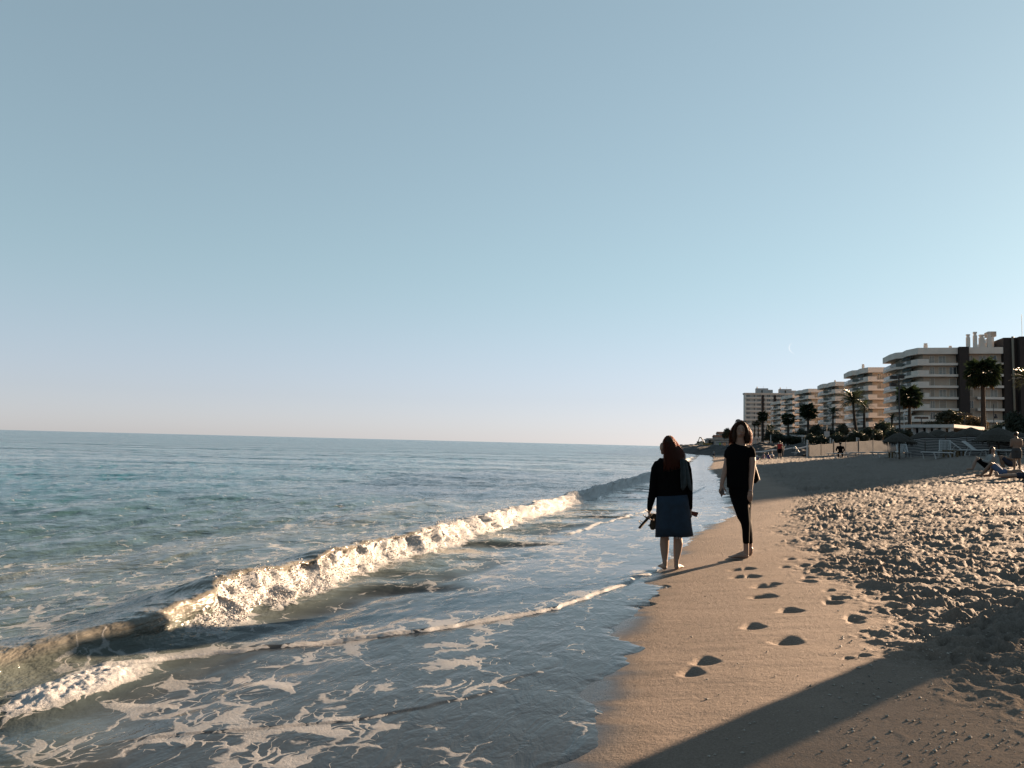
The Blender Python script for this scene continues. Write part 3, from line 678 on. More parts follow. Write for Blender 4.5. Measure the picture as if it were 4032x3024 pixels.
G = [(3045, 1692, 1745, 200, 74, LEAFG, 'dark shrub left of the white colonnade'), (3215, 1672, 1745, 150, 62, LEAFG, 'dark shrub under the round fan palm, right of the colonnade'),
     (3268, 1690, 1745, 130, 70, LEAFG, 'dark shrub around the white street sign'), (3318, 1668, 1740, 140, 52, LEAFO, 'olive green shrub behind the seated dark figure'),
     (3430, 1685, 1742, 115, 86, LEAFG, 'dark shrub at the foot of the narrow date palm'), (3485, 1662, 1740, 118, 96, LEAFG, 'broad dark shrub left of the floodlight mast'),
     (3530, 1690, 1742, 105, 60, LEAFG, 'dark shrub at the foot of the floodlight mast'), (3600, 1690, 1735, 120, 80, LEAFG, 'dark shrub behind the left end of the white kiosk'),
     (3752, 1616, 1690, 140, 104, LEAFO, 'olive green tree rising behind the white kiosk roof'), (3836, 1640, 1705, 135, 92, LEAFB, 'brown autumn tree at the right end of the kiosk roof'),
     (3672, 1662, 1690, 150, 70, LEAFB, 'low brown hedge below the balconies behind the kiosk'), (4008, 1625, 1760, 75, 96, LEAFG, 'large dark tree behind the bare-backed boy'),
     (3935, 1668, 1735, 95, 70, LEAFG, 'dark shrub left of the boy, under the brown block'), (2862, 1688, 1735, 400, 46, LEAFO, 'round tree on the far slope beside the standing woman'),
     (3372, 1700, 1742, 112, 60, LEAFG, 'dark shrub at the foot of the slanting date palm'), (3155, 1690, 1745, 215, 60, LEAFG, 'dark shrub just behind the white colonnade')]
for i, a in enumerate(G): shrub(*a, name='tree' if 'tree' in a[6] and 'street' not in a[6] else 'shrub', seed=i)

rd = random.Random(21)
HB = ['just left of the colonnade columns', 'behind the left columns of the colonnade', 'behind the middle of the colonnade', 'right beside the full round fan palm trunk', 'left of the white sign board', 'right of the white sign board', 'left of the seated dark figure', 'straight above the seated dark figure', 'at the narrow date palm trunk', 'under the broad dark shrub', 'under the short date palm', 'between the floodlight mast and the white bent pole', 'behind the left kiosk pillars', 'at the foot of the tallest palm', 'just right of the tallest palm trunk', 'behind the leaning white post']
for i, px in enumerate((3070, 3098, 3128, 3195, 3240, 3296, 3338, 3352, 3398, 3452, 3508, 3552, 3575, 3880, 3905, 3968)):
    sh = shrub(px, 1712 + rd.uniform(-8, 8) - (14 if px > 3400 else 0), 1752, 150 if px < 3150 else (112 if px < 3400 else 92), rd.uniform(46, 64), LEAFG if rd.random() < .8 else LEAFO, 'low dark hedge bush ' + HB[i], seed=50 + i); sh['group'] = 'low hedge bushes'

# ------------------------------------------------------------------ heaped dark earth behind the caution tape, running out to the point
cl = [(3225, 78, .2), (3205, 82, .75), (3160, 92, 1.05), (3120, 97, 1.0), (3075, 102, .85), (3035, 108, 1.25), (2990, 116, 1.55), (2950, 124, 1.2), (2900, 138, 1.2), (2860, 152, 1.2), (2800, 182, 1.5), (2745, 235, 1.6), (2702, 330, 2.0), (2685, 400, 1.7), (2668, 460, .9), (2655, 500, .2)]
n = 240; tt = np.linspace(0, len(cl) - 1, n); ks = np.arange(len(cl))
cx = np.interp(tt, ks, [gx(a, d) for a, d, h in cl]); cyy = np.interp(tt, ks, [d for a, d, h in cl]); ch = np.interp(tt, ks, [h for a, d, h in cl])
wd = np.interp(cyy, [80, 150, 500], [4, 7, 26])
uu = np.linspace(-1, 1, 41); A, U = np.meshgrid(tt, uu, indexing='ij')
CX, CY, CH, WD = [np.repeat(a[:, None], 41, 1) for a in (cx, cyy, ch, wd)]
s_, t_ = ST(CX, CY); s_ = s_ * 1.0; t_ = t_ + U * WD * .8; s_ = s_ + U * WD * .2
BX = s_ * SN + t_ * CS; BY = s_ * CS - t_ * SN
BZ = zsand(s_, t_) - .3 + (CH + .3) * np.cos(U * 1.5707) ** .8 * (1 + .22 * fbm(s_ / 4, t_ / 3, 5, 4)) + .12 * fbm(s_ / .9, t_ / .9, 6, 3) * np.cos(U * 1.5707)
EARTH = M('heaped_earth', (0.0172, 0.0164, 0.0164), .95, .3, .8, .06, bscale=2.5)
tag(grid_mesh('earth_bank', BX, BY, BZ, {}, EARTH), kind='structure')

# low slope and houses on the far point
x, y = gx(2860, 640), 640
sl_ = MB(); gn = 26; hv = []
for i in range(gn):
    for j in range(9):
        u, v = i / (gn - 1), j / 8; px = 2722 + (2990 - 2722) * u; dd = 430 + 420 * v
        zt = (1.5 + 18 * smooth(0, .75, np.array(u)) ** 1.2) * math.sin(v * 3.14 * .5) ** .7 * (1 + .15 * float(vnoise(u * 9, v * 3, 4)))
        hv.append((gx(px, dd), dd, .6 + float(zt)))
sl_.add(hv, [(i * 9 + j, (i + 1) * 9 + j, (i + 1) * 9 + j + 1, i * 9 + j + 1) for i in range(gn - 1) for j in range(8)])
tag(sl_.build('hill', M('dry_hill', (0.0967, 0.0796, 0.0530), .95, .25, .05), smooth_=True), kind='structure')
WHITE = M('white_plaster', (0.2902, 0.2808, 0.2660), .85, .06, .5); ROOF = M('roof_tile', (0.1451, 0.0632, 0.0390), .85)
def house(px, ytop, ybot, d, w, label, pitched=False, name='house'):
    a, b = at(px, ytop, d), at(px, ybot, d); h = a.z - b.z
    o = empty(name, (b.x, d, b.z)); tag(o, label, 'house', 'low buildings on the far point')
    MB().box(-w / 2, w / 2, 0, 7, -2.5, h).build('wall', WHITE, o)
    if pitched: MB().add([(-w / 2 - .4, -.4, h), (w / 2 + .4, -.4, h), (w / 2 + .4, 7.4, h), (-w / 2 - .4, 7.4, h), (-w / 2 - .4, 3.5, h + 1.6), (w / 2 + .4, 3.5, h + 1.6)], [(0, 1, 5, 4), (2, 3, 4, 5), (0, 4, 3), (1, 2, 5), (3, 2, 1, 0)]).build('roof', ROOF, o)
    else: MB().box(-w / 2 - .5, w / 2 + .5, -.8, 7.4, h, h + .35).build('roof', WHITE, o)
    k = -w / 2 + .8
    while k < w / 2 - 1.6:
        MB().box(k, k + 1.3, -.08, .05, max(.8, h * .3), max(1.9, h * .72)).build('window', GLASS, o); k += 2.4
house(2832, 1733, 1758, 330, 9, 'long low white pavilion with a flat roof at the foot of the far slope')
house(2862, 1741, 1764, 315, 5, 'small white shed beside the long low pavilion')
house(2845, 1722, 1738, 520, 10, 'white house above the low pavilion on the far slope', True)
house(2858, 1708, 1724, 620, 12, 'upper house with red roof on the far slope', True)
house(2815, 1728, 1740, 480, 7, 'leftmost small house of the far slope')
# sand heap and excavator
g = on_sand(2762, 300); sp_ = MB(); hp = []
for i in range(13):
    for j in range(9):
        a = i / 12 * 2 * math.pi; r = j / 8
        hp.append((math.cos(a) * r * 5.5, math.sin(a) * r * 4, 2.4 * (1 - r) ** .9 * (1 + .18 * math.sin(a * 3)) + .02))
sp_.add(hp, [(i * 9 + j, (i + 1) * 9 + j, (i + 1) * 9 + j + 1, i * 9 + j + 1) for i in range(12) for j in range(8)])
o = sp_.build('sand_heap', M('sand_heap', (0.2028, 0.1646, 0.1162), .95, .15, 1), loc=(g.x, 300, 1.2)); tag(o, 'pale sand heap on the far earth bank', 'sand heap')
ex = empty('excavator', (gx(2786, 292), 292, 1.5), R(20)); tag(ex, 'small excavator with raised arm on the far earth bank', 'excavator')
YEL = M('machine_yellow', (0.1544, 0.1061, 0.0242), .5); DK = M('dark_metal', (0.0148, 0.0148, 0.0172), .5)
for q in (-.8, .8): MB().prism([(-1.5, q - .25), (1.5, q - .25), (1.5, q + .25), (-1.5, q + .25)], 0, .7).build('track', DK, ex)
MB().box(-1.3, 1.3, -1, 1, .75, 1.6).build('body', YEL, ex); MB().box(-.2, .9, -.9, .1, 1.6, 2.7).build('cab', GLASS, ex)
MB().tube([(-1.1, .3, 1.5), (-2.6, .3, 3.6), (-3.3, .3, 3.7)], .2, 5).build('boom', YEL, ex); MB().tube([(-3.3, .3, 3.8), (-4.0, .3, 2.2)], .15, 5).build('stick', YEL, ex)
MB().prism([(-4.4, 0), (-3.7, 0), (-3.7, .6), (-4.4, .6)], 1.6, 2.2).build('bucket', DK, ex)

# ------------------------------------------------------------------ white colonnades and kiosk
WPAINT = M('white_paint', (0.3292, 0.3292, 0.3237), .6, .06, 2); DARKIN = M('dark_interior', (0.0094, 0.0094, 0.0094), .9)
def colonnade(px0, px1, ytop, d, zb, ncol, label, name='colonnade', depth=3.2, wall=()):
    x0, x1 = gx(px0, d), gx(px1, d); zt = at((px0 + px1) / 2, ytop, d).z; w = x1 - x0
    o = empty(name, ((x0 + x1) / 2, d, zb)); tag(o, label, 'pergola'); h = zt - zb
    MB().prism([(-w / 2 - .5, -.4), (w / 2 + .5, -.4), (w / 2 + .5, depth + .4), (-w / 2 - .5, depth + .4)], h - .45, h).build('roof', WPAINT, o)
    for i in range(ncol):
        k = -w / 2 + .15 + (w - .3) * i / (ncol - 1); MB().box(k - .17, k + .17, 0, .34, -.3, h - .45).build('column', WPAINT, o)
        if i in wall: MB().box(k, k + (w - .3) / (ncol - 1), .1, .2, -.3, h - .45).build('panel', WPAINT, o)
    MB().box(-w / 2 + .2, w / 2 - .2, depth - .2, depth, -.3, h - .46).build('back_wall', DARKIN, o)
colonnade(3082, 3172, 1712, 190, 1.9, 9, 'white colonnade with nine square columns in the middle distance', wall=(4,))
colonnade(2962, 3002, 1722, 258, 1.9, 6, 'small white pavilion with slim columns behind the standing woman', 'pavilion', wall=(0, 1, 4))
kx0, kx1, kd = gx(3602, 104), gx(3748, 100), 100
ko = empty('kiosk', (kx1, kd, 1.7)); tag(ko, 'wide white beach kiosk with flat roof on stout pillars, behind the thatched parasols', 'kiosk')
kh = at(3750, 1684, 100).z - 1.7; wl_ = kx1 - kx0; wr_ = gx(3848, 108) - kx1
roofp = [(-wl_ - .6, 4.6), (-wl_ - .6, 3.4), (0, -.6), (wr_ + .5, 7.0), (wr_ * .4, 12), (-wl_, 9)]
MB().prism([(a, b) for a, b in roofp], kh, kh + .42).build('roof', WPAINT, ko)
for i in range(6):
    u = i / 5; a, b = -wl_ * (1 - u), 4.1 * (1 - u) - .1
    MB().box(a - .22, a + .22, b, b + .44, 0, kh).build('pillar', WPAINT, ko)
for u in (.45, .95): MB().box(wr_ * u - .2, wr_ * u + .2, 7.2 * u, 7.2 * u + .4, 0, kh).build('pillar', WPAINT, ko)
MB().prism([(-wl_ + .5, 5.5), (0, 2.2), (wr_ - .3, 8.4), (0, 10)], 0, kh - .05).build('counter_room', DARKIN, ko)

# ------------------------------------------------------------------ lamps, poles and signs
def pole(px, y0, y1, d, r, mat, label, name, cat, extra=None):
    a, b = at(px, y0, d), at(px, y1, d); zb = float(zsand(*ST(b.x, d))) - .1; h = a.z - zb
    o = empty(name, (b.x, d, zb)); tag(o, label, cat)
    MB().tube([(0, 0, 0), (0, 0, h * .5), (0, 0, h)], [r * 1.2, r, r * .8], 8).build('pole', mat, o)
    if extra: extra(o, h)
    return o
def flood(o, h):
    for q, z in ((-.7, -.2), (-.75, -1.2), (.3, -.1)):
        MB().box(q - .45, q + .35, -.2, .25, h + z - .25, h + z + .2).build('floodlight', DK, o); MB().tube([(q, 0, h + z), (0, 0, h + z - .2)], .05, 5).build('bracket', DK, o)
pole(3543, 1480, 1742, 104, .11, DK, 'tall dark mast with floodlights rising beside the bushy fan palm', 'floodlight_mast', 'lamp', flood)
def tee(o, h):
    for q in (-1, 1): MB().box(q * .45 - .45 + .1 * q, q * .45 + .45 + .1 * q, -.2, .2, h - .05, h + .28).build('lamp_head', DK, o)
pole(3629, 1648, 1735, 118, .08, DK, 'twin-headed street lamp above the left half of the kiosk', 'street_lamp', 'lamp', tee)
pole(3800, 1634, 1735, 120, .08, DK, 'twin-headed street lamp in front of the brown stair tower', 'street_lamp', 'lamp', tee)
def lant(o, h): MB().loft([(.35, 0, h - 2.3, .32, .32), (.35, 0, h - 1.9, .2, .2), (.35, 0, h - 1.6, .1, .1)], 8).build('lantern', DK, o); MB().tube([(0, 0, h - 1.6), (.35, 0, h - 1.55)], .05, 5).build('bracket', DK, o)
pole(3915, 1592, 1735, 125, .06, DK, 'thin dark lamp post with a hanging lantern right of the tallest palm', 'street_lamp', 'lamp', lant)
def crook(o, h): MB().tube([(0, 0, h), (.15, 0, h + .5), (.5, 0, h + .7)], .05, 6).build('arm', WPAINT, o)
pole(3561, 1632, 1745, 92, .06, WPAINT, 'slim white pole with bent top next to the floodlight mast', 'white_pole', 'pole', crook)
pole(3962, 1680, 1758, 50, .09, WPAINT, 'leaning white post at the right end of the long striped windbreak', 'white_post', 'post').rotation_euler.y = -.07
pole(3179, 1732, 1792, 77, .1, WPAINT, 'white post at the left end of the striped windbreaks, holding the tape', 'white_post', 'post')
def sign(o, h): MB().box(-.42, .42, -.04, .04, h - .2, h + .7).build('sign_board', WPAINT, o); MB().box(-.6, .6, -.1, .1, h + 1.7, h + 2.0).build('lamp_head', WPAINT, o); MB().tube([(0, .05, h), (0, .05, h + 1.8)], .05, 5).build('upper_pole', DK, o)
pole(3256, 1716, 1745, 120, .06, WPAINT, 'white sign board on a post among the dark shrubs', 'sign_post', 'sign', sign)
for i, (px, y0) in enumerate(((3270, 1724), (3280, 1730), (3374, 1722), (3381, 1724), (3471, 1719), (3484, 1724), (3035, 1712), (3108, 1738))):
    pole(px, y0, 1742, 96 if i < 6 else 150, .11, WPAINT, ['short white bollard beside the sign post', 'lowest white bollard, right of the sign post', 'white bollard left of the slanting palm foot', 'white bollard touching the slanting palm foot', 'white bollard near the broad dark shrub', 'white bollard nearest the floodlight mast', 'white pole left of the colonnade', 'white marker below the colonnade'][i], 'bollard', 'bollard')

# ------------------------------------------------------------------ caution tape
def tape_mat():
    m = bpy.data.materials.new('caution_tape'); m.use_nodes = True; nt = m.node_tree; p = nt.nodes['Principled BSDF']
    a = attr(nt, 'run'); k = mth(nt, 'FRACT', mth(nt, 'MULTIPLY', a, 3.0)); k = mth(nt, 'GREATER_THAN', k, .5)
    nt.links.new(mixc(nt, k, (.75, .72, .68), (.10, .03, .03)), p.inputs['Base Color']); return m
tp = [(2788, 150, 1793), (2865, 128, 1783), (2960, 106, 1779), (3040, 95, 1771), (3120, 85, 1763), (3178, 77, 1757.5)]
P3 = [at(a, c, b) for a, b, c in tp]; vv, ff, run = [], [], []; tot = 0; prev = None
for i in range(len(P3) - 1):
    for j in range(13):
        if i and j == 0: continue
        u = j / 12; p = P3[i].lerp(P3[i + 1], u); p.z -= .10 * math.sin(math.pi * u)
        if prev is not None: tot += (p - prev).length
        prev = p; w = .045 + .0003 * p.y
        for dx, dz in ((0, w), (.012, 0), (0, -w), (-.012, 0)): vv.append((p.x + dx, p.y, p.z + dz)); run.append(tot)
nn = len(vv) // 4
ff = [(i * 4 + k, i * 4 + (k + 1) % 4, i * 4 + 4 + (k + 1) % 4, i * 4 + 4 + k) for i in range(nn - 1) for k in range(4)]
me = bpy.data.meshes.new('tape'); me.from_pydata(vv, [], ff); a_ = me.attributes.new('run', 'FLOAT', 'POINT'); a_.data.foreach_set('value', run)
te = empty('caution_tape', (0, 0, 0)); tag(te, 'red and white caution tape strung along the dark earth bank', 'tape')
link('tape', me, tape_mat(), te)
for p in P3[:-1]: MB().tube([(p.x, p.y, float(zsand(*ST(p.x, p.y))) - .1), (p.x, p.y, p.z + .1)], .03, 5).build('stake', DK, te)

# ------------------------------------------------------------------ striped windbreaks
def stripe_mat():
    m = bpy.data.materials.new('striped_canvas'); m.use_nodes = True; nt = m.node_tree; p = nt.nodes['Principled BSDF']; out = nt.nodes['Material Output']
    a = attr(nt, 'up'); k = mth(nt, 'FRACT', mth(nt, 'MULTIPLY', a, 12.0)); k = mth(nt, 'GREATER_THAN', k, .52)
    c = mixc(nt, k, (.22, .215, .21), (.008, .010, .013)); nt.links.new(c, p.inputs['Base Color']); p.inputs['Roughness'].default_value = .9
    t = node(nt, 'ShaderNodeBsdfTranslucent'); nt.links.new(c, t.inputs[0]); x = node(nt, 'ShaderNodeMixShader'); x.inputs[0].default_value = .25
    nt.links.new(p.outputs[0], x.inputs[1]); nt.links.new(t.outputs[0], x.inputs[2]); nt.links.new(x.outputs[0], out.inputs[0]); return m
STRIPE = stripe_mat(); POST = M('post_wood', (0.0484, 0.0359, 0.0265), .85)
def windbreak(a, b, h, nposts, label, seed):
    pa, pb = Vector(a), Vector(b); L = (pb - pa).length; o = empty('windbreak', pa); tag(o, label, 'windbreak', 'striped canvas windbreaks')
    nx = max(16, int(L * 4)); nz = 8; D = (pb - pa); N = Vector((-D.y, D.x, 0)).normalized(); v = []; up = []
    for i in range(nx + 1):
        u = i / nx; bow = math.sin(math.pi * ((u * (nposts - 1)) % 1)) if nposts > 1 else 0
        for j in range(nz + 1):
            w = j / nz; q = D * u + N * (.10 * bow * math.sin(math.pi * w) + .03 * math.sin(u * 40 + seed)) + Vector((0, 0, h * w - .04 * bow * w + .02 * math.sin(u * 17 + seed)))
            v.append(q); up.append(w)
    me = bpy.data.meshes.new('canvas'); me.from_pydata([tuple(q) for q in v], [], [(i * (nz + 1) + j, (i + 1) * (nz + 1) + j, (i + 1) * (nz + 1) + j + 1, i * (nz + 1) + j + 1) for i in range(nx) for j in range(nz)])
    at_ = me.attributes.new('up', 'FLOAT', 'POINT'); at_.data.foreach_set('value', up); link('canvas', me, STRIPE, o, smooth_=True)
    for i in range(nposts):
        q = D * (i / (nposts - 1)) + N * .04; MB().tube([tuple(q + Vector((0, 0, -.2))), tuple(q + Vector((0, 0, h + .12)))], .035, 6).build('post', POST, o)
def wb(p0, d0, p1, d1, *a): windbreak(on_sand(p0, d0), on_sand(p1, d1), *a)
wb(3185, 77, 3281, 75, 1.15, 3, 'leftmost striped windbreak, beside the white post', 1)
wb(3283, 74.5, 3379, 70, 1.18, 3, 'striped windbreak behind the seated dark figure', 2)
wb(3381, 69.5, 3558, 64, 1.2, 4, 'striped windbreak left of the thatched parasol pole', 3)
wb(3564, 50, 3985, 46, 1.22, 6, 'longest and nearest striped windbreak, behind the row of white loungers', 4)
wb(3984, 47, 4120, 46, 1.2, 3, 'striped windbreak behind the bare-backed boy', 5)

# ------------------------------------------------------------------ thatched parasols
THATCH = M('thatch', (0.0289, 0.0265, 0.0218), .95, .35, 12, .05)
def parasol(px, yap, d, dia, label, hpole=None, seed=0):
    rd = random.Random(seed); g = on_sand(px, d); za = at(px, yap, d).z; H = za - g.z
    o = empty('thatched_parasol', g); tag(o, label, 'parasol', 'thatched parasols by the windbreaks')
    MB().tube([(0, 0, -.2), (0, 0, H - .1)], .05, 7).build('pole', POST, o)
    m = MB(); n = 22; R_ = dia / 2; rr = [(0.02, 0), (.35, -.13), (.7, -.34), (1, -.62)]
    v = []
    for i, (r, z) in enumerate(rr):
        for k in range(n):
            a = 2 * math.pi * k / n; j = rd.uniform(.92, 1.08) if i else 1; v.append((math.cos(a) * r * R_ * j, math.sin(a) * r * R_ * j, H + z * R_ * 1.0 + (rd.uniform(-.05, .05) if i == 3 else 0)))
    m.add(v, [(i * n + k, i * n + (k + 1) % n, (i + 1) * n + (k + 1) % n, (i + 1) * n + k) for i in range(3) for k in range(n)])
    for k in range(n * 5):
        a = rd.uniform(0, 6.28); r = R_ * rd.uniform(.9, 1.06); w = .05; l = rd.uniform(.1, .28); c, s = math.cos(a), math.sin(a); z = H - .60 * R_
        m.add([(c * r - s * w, s * r + c * w, z), (c * r + s * w, s * r - c * w, z), (c * r * 1.01, s * r * 1.01, z - l)], [(0, 1, 2)])
    m.build('thatch', THATCH, o)
parasol(3541, 1703, 47, 1.9, 'thatched parasol on a dark pole, leftmost of the parasols', seed=1)
parasol(3637, 1698, 56, 2.4, 'thatched parasol behind the left end of the long windbreak', seed=2)
parasol(3697, 1690, 57, 2.5, 'thatched parasol under the middle of the kiosk roof', seed=3)
parasol(3752, 1697, 55, 2.2, 'low thatched parasol under the kiosk corner', seed=4)
parasol(3825, 1682, 52, 3.0, 'wide thatched parasol right of the kiosk', seed=5)
parasol(3933, 1683, 45.5, 2.7, 'thatched parasol whose pole stands before the long windbreak', seed=6)
parasol(4010, 1700, 49, 2.6, 'thatched parasol half hidden behind the bare-backed boy', seed=7)

# ------------------------------------------------------------------ sun loungers
WPL = M('white_plastic', (0.2995, 0.3097, 0.3097), .45, .05, 3)
def lounger_proto(back):
    o = empty('sun_lounger'); L, w, h = 1.9, .64, .34
    for sg in (-1, 1):
        MB().tube([(-L / 2, sg * w / 2, h), (0, sg * w / 2, h), (L / 2, sg * w / 2, h)], .032, 6).build('side_rail', WPL, o)
        for q in (-.72, .62): MB().tube([(q - .1, sg * w / 2, h), (q, sg * w / 2 * 1.06, h * .5), (q - .06 + .1, sg * w / 2 * 1.1, 0)], [.035, .03, .035], 6).build('leg', WPL, o)
    m = MB(); k = -L / 2
    while k < (.22 if back else L / 2): m.box(k, k + .075, -w / 2 + .03, w / 2 - .03, h - .005, h + .02); k += .1
    m.build('seat', WPL, o)
    a = R(back) if back else 0
    if back:
        m = MB(); c, s = math.cos(a), math.sin(a); bl = .78
        for sg in (-1, 1): m.tube([(.22, sg * w / 2 * .94, h), (.22 + c * bl, sg * w / 2 * .9, h + s * bl)], .03, 6)
        m.tube([(.22 + c * bl, -w / 2 * .9, h + s * bl), (.22 + c * bl, w / 2 * .9, h + s * bl)], .03, 6)
        for i in range(8):
            q = -w / 2 * .8 + w * .8 * i / 7; m.tube([(.24, q, h), (.22 + c * bl, q * .95, h + s * bl)], .018, 4)
        m.build('backrest', WPL, o); MB().tube([(.22 + c * bl * .6, -.2, h + s * bl * .6), (.22 + c * bl * .9, -.2, h)], .02, 5).build('prop', WPL, o)
    return o
lp = {0: lounger_proto(0), 1: lounger_proto(55), 2: lounger_proto(40)}; used = set()
def lounger(px, d, rz, kind, label):
    o = lp[kind] if kind not in used else copy_tree(lp[kind]); used.add(kind); o.location = on_sand(px, d) + Vector((0, 0, .01)); o.rotation_euler.z = R(rz)
    tag(o, label, 'sun lounger', 'white plastic sun loungers')
lounger(3690, 43, 28, 0, 'flat white lounger in front, nearest of the row by the long windbreak')
lounger(3722, 46.5, 62, 1, 'white lounger with the steepest raised backrest, above the brown table')
lounger(3806, 46, 150, 2, 'white lounger with raised back, left of the overlapping pair')
lounger(3856, 45, 130, 2, 'white lounger with ribbed raised back, right of the overlapping pair')
lounger(3945, 43, 12, 0, 'flat white lounger behind the woman in the grey top')
lounger(3556, 49, 70, 2, 'white lounger with raised back against the end of the long windbreak')
lounger(3487, 52, 8, 0, 'flat white lounger left of the yellow crate')
lounger(3304, 61, 20, 0, 'white lounger the dark figure sits on')
lounger(3356, 61.5, 15, 0, 'white lounger with a towel beside the seated dark figure')
lounger(3156, 80, 170, 1, 'white lounger with raised back below the earth bank, farthest left')
BRN = M('brown_plastic', (0.0772, 0.0530, 0.0218), .7, .2, 5)
def table(px, d, label, w=.5, h=.42):
    o = empty('side_table', on_sand(px, d)); tag(o, label, 'table', 'small brown tables between the loungers')
    MB().box(-w / 2, w / 2, -w / 2, w / 2, h - .05, h).build('table_top', BRN, o)
    for a in (-1, 1):
        for b in (-1, 1): MB().box(a * w * .42 - .04, a * w * .42 + .04, b * w * .42 - .04, b * w * .42 + .04, 0, h - .05).build('leg', BRN, o)
table(3742, 44, 'brown slatted table right of the front lounger', .6); table(3772, 47, 'small brown table left of the overlapping loungers'); table(3520, 50, 'yellowish table between the two left loungers', .5, .38)

# ------------------------------------------------------------------ unseen screen added right of the frame to cast the shadow on the near sand
V = Vector((math.sin(SUN_AZ), math.cos(SUN_AZ), 0)); Pn = Vector((math.cos(SUN_AZ), -math.sin(SUN_AZ), 0))
def vp(v, p): return V * v + Pn * p
def mesh_cloth():
    m = M('caster_mesh', (0.0484, 0.0577, 0.0530), .9); nt = m.node_tree; t = node(nt, 'ShaderNodeBsdfTransparent'); t.inputs[0].default_value = (.9, .85, .78, 1)
    x = node(nt, 'ShaderNodeMixShader'); x.inputs[0].default_value = .24; nt.links.new(nt.nodes['Principled BSDF'].outputs[0], x.inputs[1]); nt.links.new(t.outputs[0], x.inputs[2]); nt.links.new(x.outputs[0], nt.nodes['Material Output'].inputs[0]); return m
sc_ = empty('shadow_caster', vp(11, -2.36)); tag(sc_, 'added shadow-casting screen of green mesh with one solid board, unseen outside the frame on the right', 'screen')
ang = math.atan2(Pn.y, Pn.x); sc_.rotation_euler.z = ang; sc_.location.z = .55
MB().box(-.22, .22, -.03, .03, -.2, 2.75).build('board', POST, sc_)
o = MB().add([(.22, 0, -.1), (9.5, 0, -.1), (9.5, 0, 2.7), (.22, 0, 2.7)], [(0, 1, 2, 3)]).build('caster_cloth', mesh_cloth(), sc_)
for k in (2.6, 4.9, 7.2, 9.5): MB().tube([(k, .05, -.3), (k, .05, 2.8)], .03, 6).build('post', POST, sc_)

# ------------------------------------------------------------------ pebbles and shell bits on the near sand
mb = MB(); rd = random.Random(5)
for i in range(900):
    while True:
        if rd.random() < .72: px, py = rd.uniform(3300, 4100), rd.uniform(2420, 3020)
        else: px, py = rd.uniform(2600, 4030), rd.uniform(2250, 3020)
        if px > 2150 + (3024 - py) * .9 - 200: break
    g = ground(px, py)
    if g.z < .19: continue
    r = rd.choice((.002, .003, .003, .004, .005, .006, .009)) * rd.uniform(.7, 1.3); e = [rd.uniform(.6, 1.5) for _ in range(6)]
    mb.add([(g.x + a * r * e[k] * 1.3, g.y + b * r * e[k], g.z + .004 + c * r * .6 * e[k]) for k, (a, b, c) in enumerate(ico)], icf)
tag(mb.build('pebbles', M('shell_bits', (0.2176, 0.1981, 0.1739), .7, .5, 40)), 'scattered pebbles and shell bits on the near sand', 'pebbles', kind='stuff')

# faint bent vapour trail high over the blocks
vt = M('vapour', (.85, .87, .9), 1.0); nt = vt.node_tree; t = node(nt, 'ShaderNodeBsdfTransparent'); x = node(nt, 'ShaderNodeMixShader'); x.inputs[0].default_value = .982
tl = node(nt, 'ShaderNodeBsdfTranslucent'); tl.inputs[0].default_value = (.9, .9, .9, 1); nt.links.new(tl.outputs[0], x.inputs[1]); nt.links.new(t.outputs[0], x.inputs[2]); nt.links.new(x.outputs[0], nt.nodes['Material Output'].inputs[0])
cp = [(3118, 1350), (3110, 1358), (3107, 1368), (3109, 1378), (3116, 1386), (3128, 1394)]
o = MB().tube([tuple(at(a, b, 7000)) for a, b in cp], [2, 4, 5, 4.5, 3, 1], 6).build('vapour_trail', vt, smooth_=True); tag(o, 'faint curved white vapour trail in the sky above the blocks', 'vapour trail')

# ------------------------------------------------------------------ people
SKIN = M('skin', (0.1760, 0.1160, 0.0880), .55, .08, 6); SKIND = M('skin_tanned', (0.1280, 0.0800, 0.0560), .55, .08, 6)
BLACK = M('black_cloth', (.0022, .0022, .0026), .9, .2, 20, spec=.04); HAIRD = Mtrans('dark_hair', (.014, .009, .006), .15, .5)
def Mhair(name, a, b, f):
    m = Mtrans(name, a, f, .38); [n for n in m.node_tree.nodes if n.type == 'BSDF_TRANSLUCENT'][0].inputs[0].default_value = (*b, 1); return m
AUB = Mhair('auburn_hair', (.022, .009, .005), (.95, .34, .10), .34)
def stand(H, dx=0):
    k = H; J = dict(pel=(0, 0, .52), wai=(0, 0, .62), che=(0, 0, .745), nek=(0, 0, .835), hed=(0, -.005, .925))
    for n, g in (('L', -1), ('R', 1)):
        J['sh' + n] = (.098 * g, 0, .80); J['el' + n] = (.125 * g, .01, .635); J['wr' + n] = (.13 * g, -.03, .49)
        J['hi' + n] = (.052 * g, 0, .505); J['kn' + n] = (.055 * g, 0, .28); J['an' + n] = (.058 * g, .01, .045); J['to' + n] = (.065 * g, -.115, .018)
    return {n: Vector(v) * k for n, v in J.items()}
def limb(m, J, names, rad, k, fl=1.0):
    pts = [J[n] for n in names]; out = []
    for i in range(len(pts) - 1):
        for q in (0, .5):
            u = q; p = pts[i].lerp(pts[i + 1], u); r = rad[i] * (1 - u) + rad[i + 1] * u; r *= 1.12 if (q and i) else 1
            out.append((*p, r * k, r * k * fl))
    out.append((*pts[-1], rad[-1] * k, rad[-1] * k * fl)); m.loft(out, 9)
